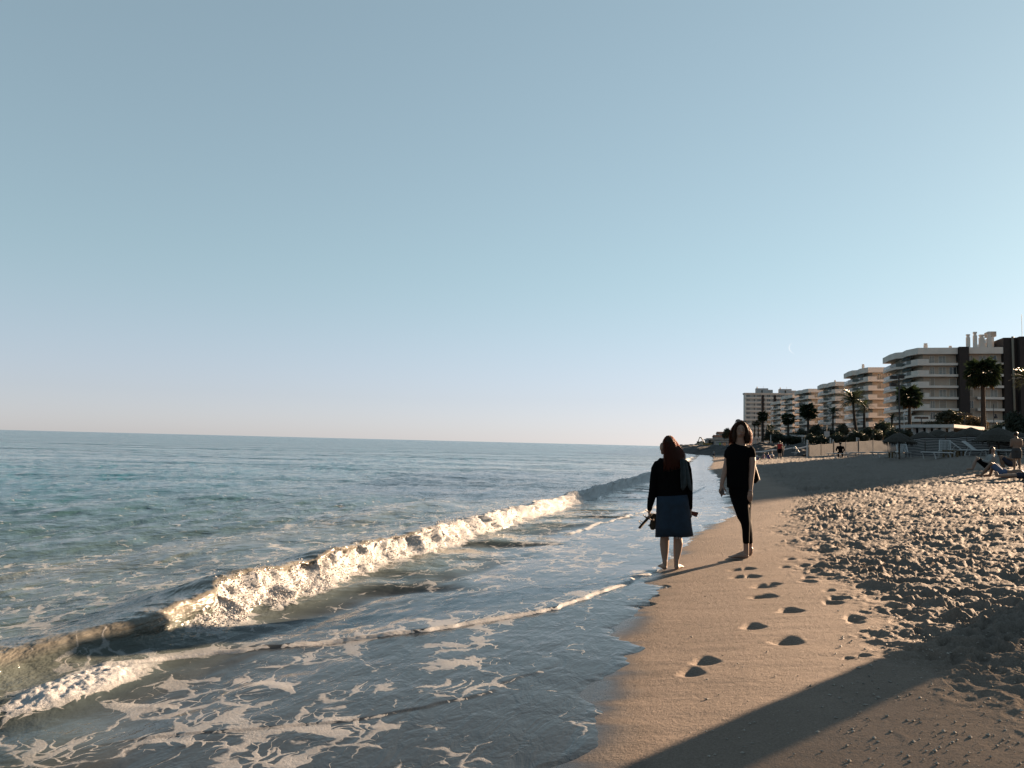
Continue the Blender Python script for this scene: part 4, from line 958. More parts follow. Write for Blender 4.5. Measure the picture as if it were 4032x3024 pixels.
def body_mesh(J, k, f=(0, -1)):
    m = MB(); sv = (J['shR'] - J['shL']).length / 2
    m.loft([(*J['pel'].lerp(J['wai'], -.45), .055 * k, .05 * k), (*J['pel'], .095 * k, .065 * k), (*J['wai'], .078 * k, .058 * k), (*J['che'], .098 * k, .07 * k), (*J['che'].lerp(J['nek'], .55), .085 * k, .058 * k), (*J['nek'], .036 * k, .036 * k), (*J['nek'].lerp(J['hed'], .5), .032 * k, .034 * k)], 12)
    c = J['hed']; m.ball(tuple(c), .046 * k, .054 * k, .066 * k, 12, 9); m.ball((c.x + f[0] * .05 * k, c.y + f[1] * .05 * k, c.z - .008 * k), .010 * k, .010 * k, .012 * k, 6, 5)
    for sg in (-1, 1): m.ball((c.x - f[1] * sg * .047 * k, c.y + f[0] * sg * .047 * k, c.z - .004 * k), .010 * k, .010 * k, .018 * k, 6, 5)
    for s in 'LR':
        limb(m, J, ('che', 'sh' + s), (.05, .034), k); limb(m, J, ('sh' + s, 'el' + s, 'wr' + s), (.032, .026, .018), k)
        d = (J['wr' + s] - J['el' + s]).normalized(); w = J['wr' + s]
        m.loft([(*w, .016 * k, .014 * k), (*(w + d * .035 * k), .025 * k, .013 * k), (*(w + d * .06 * k), .024 * k, .012 * k)], 8)
        side = d.cross(Vector((0, 1, .01))).normalized()
        for f in range(4):
            o = w + d * .055 * k + side * (f - 1.5) * .0125 * k; L = (.038, .045, .043, .034)[f] * k
            m.tube([tuple(o), tuple(o + d * L * .55), tuple(o + d * L + Vector((0, -.012 * k, 0)))], [.0062 * k, .0058 * k, .004 * k], 5)
        th = w + d * .02 * k - side * .02 * k; m.tube([tuple(th), tuple(th + d * .022 * k - side * .018 * k), tuple(th + d * .044 * k - side * .02 * k)], [.008 * k, .007 * k, .005 * k], 5)
        limb(m, J, ('pel', 'hi' + s), (.06, .056), k); limb(m, J, ('hi' + s, 'kn' + s, 'an' + s), (.056, .036, .023), k)
        a, t = J['an' + s], J['to' + s]; dn = (J['an' + s] - J['kn' + s]).normalized()
        hl = a + dn * .02 * k - (t - a).normalized() * .02 * k
        m.loft([(*hl, .02 * k, .022 * k), (*a.lerp(t, .35), .024 * k, .024 * k), (*a.lerp(t, .75), .028 * k, .014 * k), (*t, .022 * k, .009 * k)], 8)
    return m
def garment(kind, J, k, e=.012):
    m = MB(); e = e / 1.0
    if kind in ('shirt', 'jacket'):
        m.loft([(*J['pel'].lerp(J['wai'], .1), .097 * k + e, .068 * k + e), (*J['wai'], .088 * k + e, .064 * k + e), (*J['che'], .100 * k + e, .072 * k + e), (*J['che'].lerp(J['nek'], .6), .082 * k + e, .056 * k + e), (*J['che'].lerp(J['nek'], .95), .045 * k, .042 * k)], 12)
        for s in 'LR':
            limb(m, J, ('che', 'sh' + s), (.05, .036), k + e * 4); a, b, c = J['sh' + s], J['el' + s], J['wr' + s]
            m.loft([(*a, .036 * k + e, .036 * k + e), (*a.lerp(b, .62), .033 * k + e, .033 * k + e)] + ([(*b, .03 * k + e, .03 * k + e), (*b.lerp(c, .92), .022 * k + e, .022 * k + e)] if kind == 'jacket' else []), 9)
    else:
        m.loft([(*J['pel'].lerp(J['wai'], .55), .085 * k + e, .064 * k + e), (*J['pel'], .097 * k + e, .070 * k + e), (*J['pel'].lerp(J['wai'], -.35), .085 * k + e, .066 * k + e)], 12)
        for s in 'LR':
            a, b, c = J['hi' + s], J['kn' + s], J['an' + s]
            m.loft([(*J['pel'].lerp(a, .6), .05 * k, .05 * k), (*a, .060 * k + e, .060 * k + e)] + ([(*a.lerp(b, .85), .05 * k + e, .052 * k + e)] if kind == 'shorts' else [(*b, .040 * k + e, .042 * k + e), (*b.lerp(c, .95), .028 * k + e, .03 * k + e)]), 9)
    return m
def person(label, loc, rz, J, k, skin, wear, hair=HAIRD, long_=False, vox=None, group=None, f=(0, -1)):
    o = empty('person', loc, rz); tag(o, label, 'person', group); vox = vox or .011 * k
    fuse(body_mesh(J, k, f), 'body', vox, skin, o, 2)
    for kind, col in wear: fuse(garment(kind, J, k), kind, vox * 1.2, col, o, 2)
    c = J['hed']; m = MB(); bx_, by_ = -f[0], -f[1]; m.ball((c.x + bx_ * .016 * k, c.y + by_ * .016 * k, c.z + .018 * k), .056 * k, .056 * k, .060 * k, 12, 8)
    if long_: m.loft([(c.x + bx_ * .03 * k, c.y + by_ * .03 * k, c.z, .05 * k, .045 * k), (c.x + bx_ * .042 * k, c.y + by_ * .042 * k, c.z - .08 * k, .05 * k, .045 * k), (c.x + bx_ * .05 * k, c.y + by_ * .05 * k, c.z - .16 * k, .036 * k, .03 * k)], 10)
    fuse(m, 'hair', vox, hair, o, 2)
    return o
def cl(name, c): return M('cloth_' + name, c, .9, .15, 8)
RED, NAVY, GREY, LIGHT, PURP, PINK, HIVIS, BLUE, DGREY = [cl(*a) for a in (('red', (.25, .02, .018)), ('navy', (.012, .016, .03)), ('grey', (.17, .18, .18)), ('light', (.38, .38, .40)), ('purple', (.08, .05, .14)), ('pink', (.30, .17, .18)), ('hivis', (.22, .38, .04)), ('blue', (.045, .07, .13)), ('dark_grey', (.03, .03, .032)))]
def mv(J, **kw):
    for n, v in kw.items(): J[n] = Vector(v)
    return J
# bare-backed boy at the right edge, looking down at his hands
k = 1.40; J = stand(k); mv(J, elL=(-.17, -.02, .86), wrL=(-.12, -.20, .92), elR=(.17, -.02, .86), wrR=(.10, -.20, .92), hed=(-.02, -.04, 1.285))
J2 = {n: Vector((v.x, -v.y if n in ('toL', 'toR', 'wrL', 'wrR', 'hed') else v.y, v.z)) for n, v in J.items()}
person('bare-backed boy in dark shorts standing at the right edge', on_sand(4003, 27.5), -R(33), J2, k, SKIND, [('shorts', DGREY)], f=(-.5, .86))
# woman in grey jacket, sitting, knees up, facing the sea
k = 1.66
def sit(lean=.25, kx=-.42, kz=.46, ax=-.56, turn=0):
    return {n: Vector(v) for n, v in dict(pel=(0, 0, .13), wai=(-.02 + lean * .2, 0, .28), che=(lean * .6, 0, .48), nek=(lean * .85, 0, .62), hed=(lean, 0, .78), shL=(lean * .7, -.16, .56), shR=(lean * .7, .16, .56), elL=(lean * .4 - .10, -.20, .33), elR=(lean * .4 - .1, .20, .33),
        wrL=(kx + .12, -.12, .40), wrR=(kx + .12, .12, .40), hiL=(-.04, -.09, .12), hiR=(-.04, .09, .12), knL=(kx, -.10, kz), knR=(kx, .10, kz), anL=(ax, -.10, .07), anR=(ax, .11, .07), toL=(ax - .19, -.1, .03), toR=(ax - .19, .11, .03)).items()}
person('woman in a light grey top sitting with raised knees, facing left', on_sand(3897, 28.5), -R(25), sit(.10), k, SKIN, [('jacket', GREY), ('shorts', BLACK)], long_=True, f=(.8, -.6))
person('person with dark hair sitting with bent legs, half hidden by the boy', on_sand(3985, 29.5), -R(20), sit(.12, -.40, .42, -.30), 1.66, SKIND, [('shorts', NAVY)], f=(-.9, -.4))
# two lying sunbathers at the right edge
lie = {n: Vector(v) for n, v in dict(pel=(0, 0, .12), wai=(.17, 0, .11), che=(.40, 0, .12), nek=(.56, 0, .13), hed=(.72, 0, .15), shL=(.47, -.16, .11), shR=(.47, .16, .11), elL=(.30, -.30, .07), elR=(.30, .3, .07), wrL=(.05, -.26, .08), wrR=(.05, .26, .08),
    hiL=(-.03, -.09, .12), hiR=(-.03, .09, .12), knL=(-.33, -.10, .44), knR=(-.26, .12, .44), anL=(-.60, -.10, .06), anR=(-.36, .12, .06), toL=(-.78, -.10, .03), toR=(-.55, .12, .03)).items()}
person('sunbather lying on the sand in blue shorts with both knees raised', on_sand(3950, 24.2), -R(30), lie, 1.72, SKIND, [('shorts', BLUE)])
lie2 = {n: Vector(v) for n, v in lie.items()}
mv(lie2, knL=(-.45, -.09, .10), knR=(-.45, .10, .10), anL=(-.86, -.08, .07), anR=(-.86, .12, .07), toL=(-.92, -.10, .20), toR=(-.92, .14, .20))
person('sunbather lying flat with outstretched legs at the right edge, nearest of the group', on_sand(4062, 22.6), -R(28), lie2, 1.72, SKIN, [('shorts', NAVY)])
# dark figure sitting on a lounger
g = on_sand(3309, 61); dk = sit(.0, -.02, .14, -.02)
dk = {n: Vector((v.y * 1.2, -v.x, v.z)) for n, v in dk.items()}
mv(dk, hiL=(-.1, 0, .1), hiR=(.1, 0, .1), knL=(-.14, .42, .10), knR=(.14, .42, .10), anL=(-.15, .46, -.28), anR=(.15, .46, -.28), toL=(-.15, .62, -.32), toR=(.15, .62, -.32), elL=(-.30, .1, .30), elR=(.30, .1, .3), wrL=(-.22, .3, .18), wrR=(.22, .3, .18))
person('figure in black sitting hunched on a lounger before the striped windbreak', g + Vector((0, 0, .34)), -R(23), dk, 1.72, SKIND, [('jacket', BLACK), ('trousers', BLACK)], f=(0, 1))
# standing pair and children by the tape
J = stand(1.72); person('man in red top and black shorts standing beside the playing children', on_sand(3070, 74), -R(19), {n: Vector((v.x, -v.y, v.z)) for n, v in J.items()}, 1.72, SKIND, [('shirt', RED), ('shorts', BLACK)], vox=.02, f=(0, 1))
J = stand(1.6); person('dark haired person standing close behind the man in red', on_sand(3077, 76), -R(19), J, 1.6, SKIN, [('shirt', DGREY), ('trousers', DGREY)], vox=.02, long_=True)
kid = sit(.05, -.26, .3, -.34)
for n in kid: kid[n] = kid[n] * .72
for i, (px, d, rz, col, lab) in enumerate(((2981, 72, 150, LIGHT, 'child in pale top crouching at the left of the playing group'), (3007, 76, 20, PINK, 'child in pinkish top sitting second from left in the playing group'), (3025, 74, 200, PURP, 'child in purple sitting in the middle of the playing group'), (3040, 77, 90, LIGHT, 'child in white sitting nearest to the man in red'))):
    person(lab, on_sand(px, d), R(rz), kid, 1.2, SKIN, [('shirt', col), ('shorts', PURP)], vox=.02, f=(-1, 0), group='children playing by the tape')
J = stand(1.12); mv(J, knL=(-.16, -.02, .36), anL=(-.06, .02, .06), toL=(-.16, 0, .02), knR=(.02, 0, .31), anR=(.2, 0, .14), toR=(.24, 0, .03), elL=(-.1, .1, .72), wrL=(-.2, .1, .74), elR=(.12, -.1, .72), wrR=(.02, -.12, .68))
person('child running along the far waterline', on_sand(2811, 104), -R(14), J, 1.12, SKIND, [('shirt', GREY), ('shorts', NAVY)], vox=.02, f=(-1, 0))
J = stand(1.75); a = at(2835, 1762, 250); person('worker in a yellow safety vest standing on the far earth bank', a, -R(15), J, 1.75, SKIND, [('shirt', HIVIS), ('trousers', NAVY)], vox=.025)

# ------------------------------------------------------------------ the two women at the water's edge
class Fig:
    def __init__(s, px, py, name, label):
        g = ground(px, py); s.g = g
        s.o = empty(name, g, -math.atan2(g.x, g.y)); tag(s.o, label, 'person')
        s.D = math.hypot(g.x, g.y); s.n = Vector((g.x / s.D, g.y / s.D, 0)); s.r = Vector((s.n.y, -s.n.x, 0))
    def q(s, px, py, y=0.0):                # the point seen at that pixel on the figure's own upright plane
        v = ray(px, py); P = v * ((s.D + y) / v.dot(s.n)) + Vector((0, 0, ZC)) - s.g
        return (P.dot(s.r), y, P.z)
    def ring(s, pl, pr, py, y, ry): # left and right pixel of the outline at that row
        a, b = s.q(pl, py, y), s.q(pr, py, y); return ((a[0] + b[0]) / 2, y, (a[2] + b[2]) / 2, (b[0] - a[0]) / 2, ry)
    def pt(s, px, py, y, rx, ry=None): p = s.q(px, py, y); return (*p, rx, ry or rx)
def hand(m, w, d, side, nrm, curl, k=1.0, thumb=1):
    w, d, side, nrm = [Vector(v) for v in (w, d, side, nrm)]; d.normalize(); side.normalize(); nrm.normalize()
    m.loft([(*(w - d * .02), .021, .017), (*(w + d * .02), .028, .014), (*(w + d * .055), .037, .013), (*(w + d * .082), .036, .011)], 10, ref=tuple(nrm))
    for f in range(4):
        o = w + d * .076 + side * (f - 1.5) * .0185; L = (.066, .075, .070, .055)[f]; c = curl
        p1 = o + d * L * .45 * math.cos(c * .5) + nrm * L * .45 * math.sin(c * .5); p2 = p1 + d * L * .32 * math.cos(c * 1.2) + nrm * L * .32 * math.sin(c * 1.2); p3 = p2 + d * L * .26 * math.cos(c * 1.8) + nrm * L * .26 * math.sin(c * 1.8)
        m.tube([tuple(o - d * .02), tuple(o), tuple(p1), tuple(p2), tuple(p3)], [.008, .0088, .0082, .0075, .006], 7)
    t0 = w + d * .025 - side * .024 * thumb; t1 = t0 + d * .03 - side * .022 * thumb + nrm * .01; t2 = t1 + d * .034 - side * .004 * thumb + nrm * .012
    m.tube([tuple(t0 - d * .01), tuple(t0), tuple(t1), tuple(t2)], [.012, .0125, .010, .007], 7)
def foot(m, heel, toe, ank, w=.045):
    h, t, a = Vector(heel), Vector(toe), Vector(ank); d = (t - h); d.z = 0; L = d.length; d.normalize(); sd = Vector((-d.y, d.x, 0))
    def R_(u, z, rx, rz): p = h + d * L * u; return (p.x, p.y, h.z + z, rx, rz)
    pts = [R_(-.02, .022, .020, .018), R_(.06, .03, .030, .030), R_(.25, .034, .031, .034), R_(.48, .03, .036, .030), R_(.70, .022, w, .021), R_(.82, .016, w * .98, .015)]
    m.loft(pts, 12, ref=(0, 0, 1) if abs(d.z) < .5 else None)
    for i in range(5):
        o = h + d * L * .80 + sd * (i - 2) * w * .42 + Vector((0, 0, .014)); l = L * (.20, .19, .17, .15, .13)[i]
        m.tube([tuple(o), tuple(o + d * l * .6 + Vector((0, 0, .002))), tuple(o + d * l + Vector((0, 0, -.004)))], [.011, .010, .007], 6)
    m.loft([(a.x, a.y, a.z + .05, .030, .034), (a.x, a.y, a.z, .029, .034), (h.x + d.x * L * .16, h.y + d.y * L * .16, h.z + .035, .030, .036)], 10)
def strands(name, paths, mat, parent, r=.0022):
    m = MB()
    for p in paths:
        n = len(p); o = len(m.v)
        for i, q in enumerate(p):
            w = r * (1.0 if i < n - 2 else (.7 if i == n - 2 else .15))
            for a in (0, 2.09, 4.19): m.v.append((q[0] + w * math.cos(a), q[1] + w * math.sin(a), q[2]))
        for i in range(n - 1):
            for k in range(3): m.f.append((o + i * 3 + k, o + i * 3 + (k + 1) % 3, o + i * 3 + 3 + (k + 1) % 3, o + i * 3 + 3 + k))
    return m.build(name, mat, parent, smooth_=True)

# --- woman with the denim skirt, seen from behind, looking out to sea
A = Fig(2645, 2246, 'person', 'woman seen from behind in black top and denim skirt, carrying sandals'); q = A.q; rd = random.Random(3)
b = MB()
b.loft([A.ring(2606, 2638, 2060, 0, .075), A.ring(2600, 2635.5, 2112, .0, .06), A.ring(2597.5, 2635, 2142, .012, .058), A.ring(2601, 2633, 2172, .012, .048), A.ring(2607.5, 2628.5, 2206, .005, .034), A.ring(2609, 2627.6, 2222, 0, .032), A.ring(2609, 2628, 2238, 0, .034)], 14)
b.loft([A.ring(2650, 2684, 2060, 0, .075), A.ring(2651.7, 2685, 2112, 0, .06), A.ring(2651, 2689.6, 2138, .012, .058), A.ring(2651, 2684, 2170, .012, .048), A.ring(2652.5, 2675, 2202, .005, .034), A.ring(2653.5, 2673, 2218, 0, .032), A.ring(2653, 2673.5, 2232, 0, .034)], 14)
fl, fr = q(2618, 2246), q(2663, 2239); zl, zr_ = 0.004, .012
foot(b, (fl[0], -.03, zl), (fl[0] - .05, .20, zl), (fl[0], .0, zl + .06)); foot(b, (fr[0], -.03, zr_), (fr[0] + .05, .20, zr_), (fr[0], .0, zr_ + .06))
b.loft([A.ring(2600, 2690, 2070, 0, .10), A.ring(2592, 2700, 2010, 0, .115), A.ring(2598, 2695, 1960, 0, .095), A.ring(2600, 2695, 1900, 0, .09), A.ring(2595, 2700, 1840, 0, .095), A.ring(2605, 2695, 1812, 0, .075), A.ring(2630, 2662, 1796, 0, .045), A.ring(2631, 2657, 1775, -.01, .05)], 16)
hc = q(2634, 1756); b.ball((hc[0] - .005, .01, hc[2]), .072, .092, .105, 14, 10)
b.ball((hc[0] - .080, .02, hc[2] - .015), .030, .050, .055, 10, 7); np_ = q(2601, 1768); b.tube([(np_[0] + .02, .04, np_[2] + .02), (np_[0] - .002, .045, np_[2])], [.012, .012], 7); b.ball((np_[0] + .022, .035, np_[2] - .036), .022, .04, .03, 8, 6)
def arm(m, pts): m.loft(pts, 10)
arm(b, [A.pt(2594, 1836, 0, .034), A.pt(2576, 1890, .0, .04), A.pt(2567, 1950, -.01, .034), A.pt(2560, 1985, .0, .028), A.pt(2557, 2012, .03, .022)])
arm(b, [A.pt(2697, 1836, 0, .034), A.pt(2709, 1890, 0, .04), A.pt(2715, 1940, .0, .034), A.pt(2717, 1980, .03, .027), A.pt(2718, 2008, .06, .021)])
wl_ = q(2557, 2012, .03); hand(b, wl_, (.0, .25, -1), (0, 1, .2), (1, 0, 0), 1.1, thumb=-1)
wr2 = q(2718, 2008, .06); hand(b, wr2, (.15, .25, -1), (0, 1, .2), (-1, 0, 0), .9, thumb=-1)
fuse(b, 'body', .0065, SKIN, A.o, 3)
c = MB()
c.loft([A.ring(2586.5, 2708, 1962, 0, .125), A.ring(2588, 2706, 1935, 0, .12), A.ring(2588, 2706, 1900, 0, .115), A.ring(2583, 2708, 1860, 0, .118), A.ring(2582, 2708, 1828, 0, .108), A.ring(2596, 2702, 1811, 0, .09), A.ring(2614, 2684, 1800, 0, .068), A.ring(2624, 2668, 1793, 0, .056)], 20)
arm(c, [A.pt(2594, 1822, 0, .052), A.pt(2582, 1845, 0, .056), A.pt(2576, 1890, 0, .054), A.pt(2571, 1935, -.01, .050), A.pt(2564, 1968, -.005, .046), A.pt(2559, 1992, .01, .036), A.pt(2557.5, 2009, .03, .030)])
arm(c, [A.pt(2697, 1822, 0, .052), A.pt(2705, 1850, 0, .054), A.pt(2711, 1895, 0, .050), A.pt(2714, 1940, .0, .042), A.pt(2716, 1975, .025, .034), A.pt(2718, 2004, .055, .027)])
for px_ in (2594, 2698): c.ball(q(px_, 1832), .058, .06, .062, 10, 8)
fuse(c, 'sweater', .009, BLACK, A.o, 3)
def denim():
    m = M('denim', (.0036, .0135, .0270), .85, .25, 14, .002, bscale=300); return m
s_ = MB(); n = 40; rows = [(2586, 2708, 1950, .125), (2585, 2713, 1990, .135), (2584, 2719, 2030, .14), (2582, 2724, 2075, .145), (2580.5, 2729, 2110, .15)]; vv = []
for r_, (pl, pr, py, ry) in enumerate(rows):
    a, b_ = q(pl, py), q(pr, py)
    for i in range(n):
        t = 2 * math.pi * i / n; x = (a[0] + b_[0]) / 2 + (b_[0] - a[0]) / 2 * math.cos(t); tilt = -.014 * math.cos(t) * 0 + (.016 * math.cos(t) if r_ in (0, 4) else 0)
        vv.append((x, ry * math.sin(t) * (1 + .03 * math.sin(5 * t) * r_ / 4), (a[2] + b_[2]) / 2 + tilt + .006 * math.sin(3 * t + 1) * r_ / 4))
s_.add(vv, [(r_ * n + i, r_ * n + (i + 1) % n, (r_ + 1) * n + (i + 1) % n, (r_ + 1) * n + i) for r_ in range(4) for i in range(n)])
sk = s_.build('skirt', denim(), A.o, smooth_=True); sd = sk.modifiers.new('s', 'SOLIDIFY'); sd.thickness = .006; sd.offset = 0
f_ = MB()
for i in range(60):
    t = rd.uniform(-1.9, .2); a, b_ = q(2580.5, 2110), q(2729, 2110); x = (a[0] + b_[0]) / 2 + (b_[0] - a[0]) / 2 * math.cos(t) * 1.0; y = .15 * math.sin(t); z = (a[2] + b_[2]) / 2 + .016 * math.cos(t)
    f_.tube([(x, y, z + .004), (x + rd.uniform(-.006, .006), y, z - rd.uniform(.008, .022))], .0011, 3)
f_.build('fringe', M('white_thread', (0.3200, 0.3200, 0.3200), .9), A.o)
# hair: long, swept to the right shoulder
def hair_paths(fig, n, root, wave, rd, steps=9):
    out = []
    for i in range(n): out.append(root(i, rd))
    return out
hd = (hc[0], .01, hc[2])
def hA(i, rd):
    th = rd.uniform(-2.9, .9) if rd.random() < .6 else rd.uniform(-1.3, .6); ph = rd.uniform(.05, 1.3); r = (.086, .106, .126)
    x0, y0, z0 = hd[0] + r[0] * math.sin(ph) * math.cos(th), hd[1] + r[1] * math.sin(ph) * math.sin(th), hd[2] + r[2] * math.cos(ph)
    u = rd.random(); ex, ez = q(2612 + 88 * u ** .6, 1806 + rd.uniform(-8, 34) + 20 * (1 - u))[0::2]; ey = -.13 + .10 * u * u + rd.uniform(-.02, .02)
    if th > .2: ey = rd.uniform(-.02, .05); ex = q(2688, 1800)[0] + rd.uniform(-.02, .02)
    pts = []
    for j in range(10):
        t = j / 9; x = x0 + (ex - x0) * t ** 1.3 + .010 * math.sin(t * 3.14) * (1 if x0 > hd[0] else -1); z = z0 + (ez - z0) * t ** 1.12; y = y0 + (ey - y0) * t + -.03 * math.sin(t * 3.14)
        pts.append((x + .004 * math.sin(t * 9 + i), y, z))
    return [(hd[0] + (pts[0][0] - hd[0]) * .4, hd[1] + (pts[0][1] - hd[1]) * .4, hd[2] + .122)] + pts
hm = MB(); hm.ball((hd[0] + .002, -.004, hd[2] + .012), .076, .098, .108, 14, 9)
hm.loft([(hd[0] - .002, -.055, hd[2] - .01, .070, .05), (hd[0] + .004, -.065, hd[2] - .08, .072, .040), (hd[0] + .010, -.080, hd[2] - .15, .078, .032), (hd[0] + .012, -.105, hd[2] - .22, .070, .018)], 12)
ho = fuse(hm, 'hair', .009, M('hair_under', (.016, .008, .005), .6, spec=.1), A.o, 2); 
def hA2(i, rd):                             # loose strands over the sunny shoulder
    th = rd.uniform(-.5, .7); ph = rd.uniform(.5, 1.35); x0, y0, z0 = hd[0] + .088 * math.sin(ph) * math.cos(th), hd[1] + .106 * math.sin(ph) * math.sin(th), hd[2] + .126 * math.cos(ph)
    e = q(rd.uniform(2676, 2703), 1806 + rd.uniform(-14, 8)); ey = rd.uniform(-.06, .06)
    return [(x0 + (e[0] - x0) * t ** 1.05 + .008 * math.sin(t * 3.14) + .003 * math.sin(t * 8 + i), y0 + (ey - y0) * t, z0 + (e[2] - z0) * t ** 1.05) for t in [j / 9 for j in range(10)]]
strands('hair_strand', [hA(i, rd) for i in range(1600)] + [hA2(i, rd) for i in range(420)], AUB, ho, .0011)['kind'] = 'stuff'
# glasses
gm = MB(); g0 = q(2600, 1757); e0 = q(2622, 1757)
gm.tube([(g0[0] - .004, .03, g0[2] + .004), (e0[0], .055, e0[2] + .004)], .003, 5)
gm.tube([(g0[0] - .004, .03, g0[2] + .006), (g0[0] - .004, .03, g0[2] - .03), (g0[0] - .004, .075, g0[2] - .03), (g0[0] - .004, .075, g0[2] + .006), (g0[0] - .004, .03, g0[2] + .006)], .003, 5); gm.build('glasses', DK, A.o)
# denim jacket slung over the right shoulder
jm = MB(); jv = []; nu, nv = 14, 12
for i in range(nu):
    u = i / (nu - 1)
    for j in range(nv):
        v = j / (nv - 1); px = 2676 + 26 * u + v * (6 * (1 - u) + 24 * u) + 2.2 * math.sin(u * 14 + v * 2); py = 1806 + 8 * abs(u - .4) + v * (112 + 10 * math.sin(u * 9)); p = q(px, py)
        jv.append((p[0], -.10 - .035 * math.sin(v * 2.6) - .012 * math.sin(u * 15 + v * 3) + .06 * u * u, p[2]))
jm.add(jv, [(i * nv + j, (i + 1) * nv + j, (i + 1) * nv + j + 1, i * nv + j + 1) for i in range(nu - 1) for j in range(nv - 1)])
jo = jm.build('slung_jacket', M('grey_denim', (.014, .023, .027), .85, .35, 18, .002, bscale=200), None, smooth_=True); jo.location = A.g; jo.rotation_euler.z = A.o.rotation_euler.z
sd = jo.modifiers.new('s', 'SOLIDIFY'); sd.thickness = .012; tag(jo, 'grey denim jacket slung over the right shoulder of the woman with the skirt', 'jacket')
# sandals and purse
SOLE = M('sandal_sole', (0.0096, 0.0096, 0.0104), .8, .3, 30); STRAP = M('sandal_strap', (0.0064, 0.0064, 0.0072), .6); CORK = M('cork', (.05, .04, .026), .9, .3, 40)
def sandal(heel, toe, label, w=.046, sd=(0, 1, 0)):
    h, t = Vector(heel), Vector(toe); d = (t - h); L = d.length; d.normalize(); sd = Vector(sd).normalized(); up = sd.cross(d).normalized(); sd = d.cross(up)
    o = empty('sandal', A.g, A.o.rotation_euler.z); tag(o, label, 'sandal', 'pair of sandals in the left hand')
    m = MB(); cr = [(0, .6), (.1, .85), (.35, .75), (.6, .95), (.8, 1), (.95, .7), (1, .35)]
    m.loft([(*(h + d * L * u), .014, w * r) for u, r in cr], 12, ref=tuple(sd)); m.build('sole', SOLE, o, smooth_=True)
    MB().loft([(*(h + d * L * u - up * .013), .004, w * r * .95) for u, r in cr[:6]], 10, ref=tuple(sd)).build('footbed', CORK, o)
    for u0, u1, hh in ((.62, .78, .055), (.30, .36, .06), (.05, .08, .075)):
        p = [h + d * L * (u0 + (u1 - u0) * k_ / 6) + sd * (w * .95 * math.cos(math.pi * k_ / 6)) + up * (hh * math.sin(math.pi * k_ / 6)) for k_ in range(7)]
        MB().loft([(*x, .004, .013) for x in p], 6).build('strap', STRAP, o)
    MB().tube([tuple(h + d * L * .33 + sd * w + up * .02), tuple(h + d * L * .33 + sd * (w + .012) + up * .03)], .008, 6).build('buckle', CORK, o)
sandal(q(2566, 2022, .06), q(2516, 2080, .05), 'black sandal pointing down to the left, hanging from her left hand', sd=(.35, 1, .2)); sandal(q(2573, 2022, .09), q(2570, 2086, .10), 'black sandal hanging upright between her left hand and the skirt', sd=(1, .7, 0))
pu = MB(); c4 = [q(2720, 2012, .06), q(2751, 2018, .11), q(2742.5, 2036.5, .11), q(2718, 2026, .06)]
pu.add([(x, y - .010, z) for x, y, z in c4] + [(x, y + .014, z) for x, y, z in c4], [(0, 1, 2, 3), (7, 6, 5, 4), (0, 4, 5, 1), (1, 5, 6, 2), (2, 6, 7, 3), (3, 7, 4, 0)])
po_ = pu.build('purse', M('red_brown_leather', (0.0600, 0.0128, 0.0080), .5, .2, 20)); po_.location = A.g; po_.rotation_euler.z = A.o.rotation_euler.z; tag(po_, 'small red brown leather purse in her right hand', 'purse')
bv = po_.modifiers.new('b', 'BEVEL'); bv.width = .003

# --- woman in black, turned towards the camera
B = Fig(2935, 2197, 'person', 'woman in black T-shirt and cropped trousers holding a phone, facing the camera'); q = B.q
b = MB()
b.loft([B.ring(2904, 2942, 1985, -.02, .07), B.ring(2909, 2948, 2030, -.03, .06), B.ring(2919, 2952, 2062, -.04, .062), B.ring(2923, 2951, 2100, -.03, .055), B.ring(2926, 2949, 2135, -.02, .038), B.ring(2927.5, 2949, 2160, -.02, .033), B.ring(2925, 2949, 2182, -.02, .034)], 14)
b.loft([B.ring(2915, 2958, 1985, .10, .085), B.ring(2925, 2956, 2040, .12, .065), B.ring(2938, 2963, 2097, .15, .052), B.ring(2946, 2964, 2138, .16, .038), B.ring(2950, 2961.5, 2165, .16, .032), B.ring(2949, 2961.5, 2185, .16, .034)], 14)
h1, t1 = q(2945, 2197), q(2869, 2203); foot(b, (h1[0], -.02, -.004), (t1[0], -.07, -.012), (q(2938, 2180)[0], -.02, .05))
h2 = q(2958, 2192); foot(b, (h2[0], .15, .004), (h2[0] - .17, .25, .004), (h2[0] - .005, .15, .06))
b.loft([B.ring(2893, 2952, 2000, .04, .09), B.ring(2884, 2952, 1950, .03, .095), B.ring(2878, 2946, 1900, .02, .09), B.ring(2874, 2942, 1850, .02, .088), B.ring(2870, 2946, 1800, .02, .09), B.ring(2876, 2950, 1768, .03, .075), B.ring(2893, 2935, 1748, .02, .055), B.ring(2896, 2930, 1728, .005, .052), B.ring(2898, 2930, 1712, .005, .055)], 16)
fc = q(2917, 1693); b.ball((fc[0], .01, fc[2]), .068, .092, .104, 16, 11); ch_ = q(2914, 1717); b.ball((ch_[0], -.042, ch_[2] + .02), .036, .036, .038, 10, 7)
nz = q(2921, 1702); b.tube([(nz[0] - .002, -.074, nz[2] + .034), (nz[0] + .003, -.104, nz[2])], [.009, .013], 8); lp_ = q(2918, 1711); b.ball((lp_[0], -.082, lp_[2]), .020, .010, .008, 8, 6)
arm(b, [B.pt(2957, 1772, .02, .046), B.pt(2962, 1815, .0, .044), B.pt(2961, 1850, -.01, .038), B.pt(2957, 1890, -.03, .033), B.pt(2955.5, 1932, -.05, .024)])
arm(b, [B.pt(2870, 1775, .03, .046), B.pt(2862, 1825, .02, .040), B.pt(2853, 1860, .0, .036), B.pt(2845, 1890, -.03, .030), B.pt(2841, 1912, -.05, .023)])
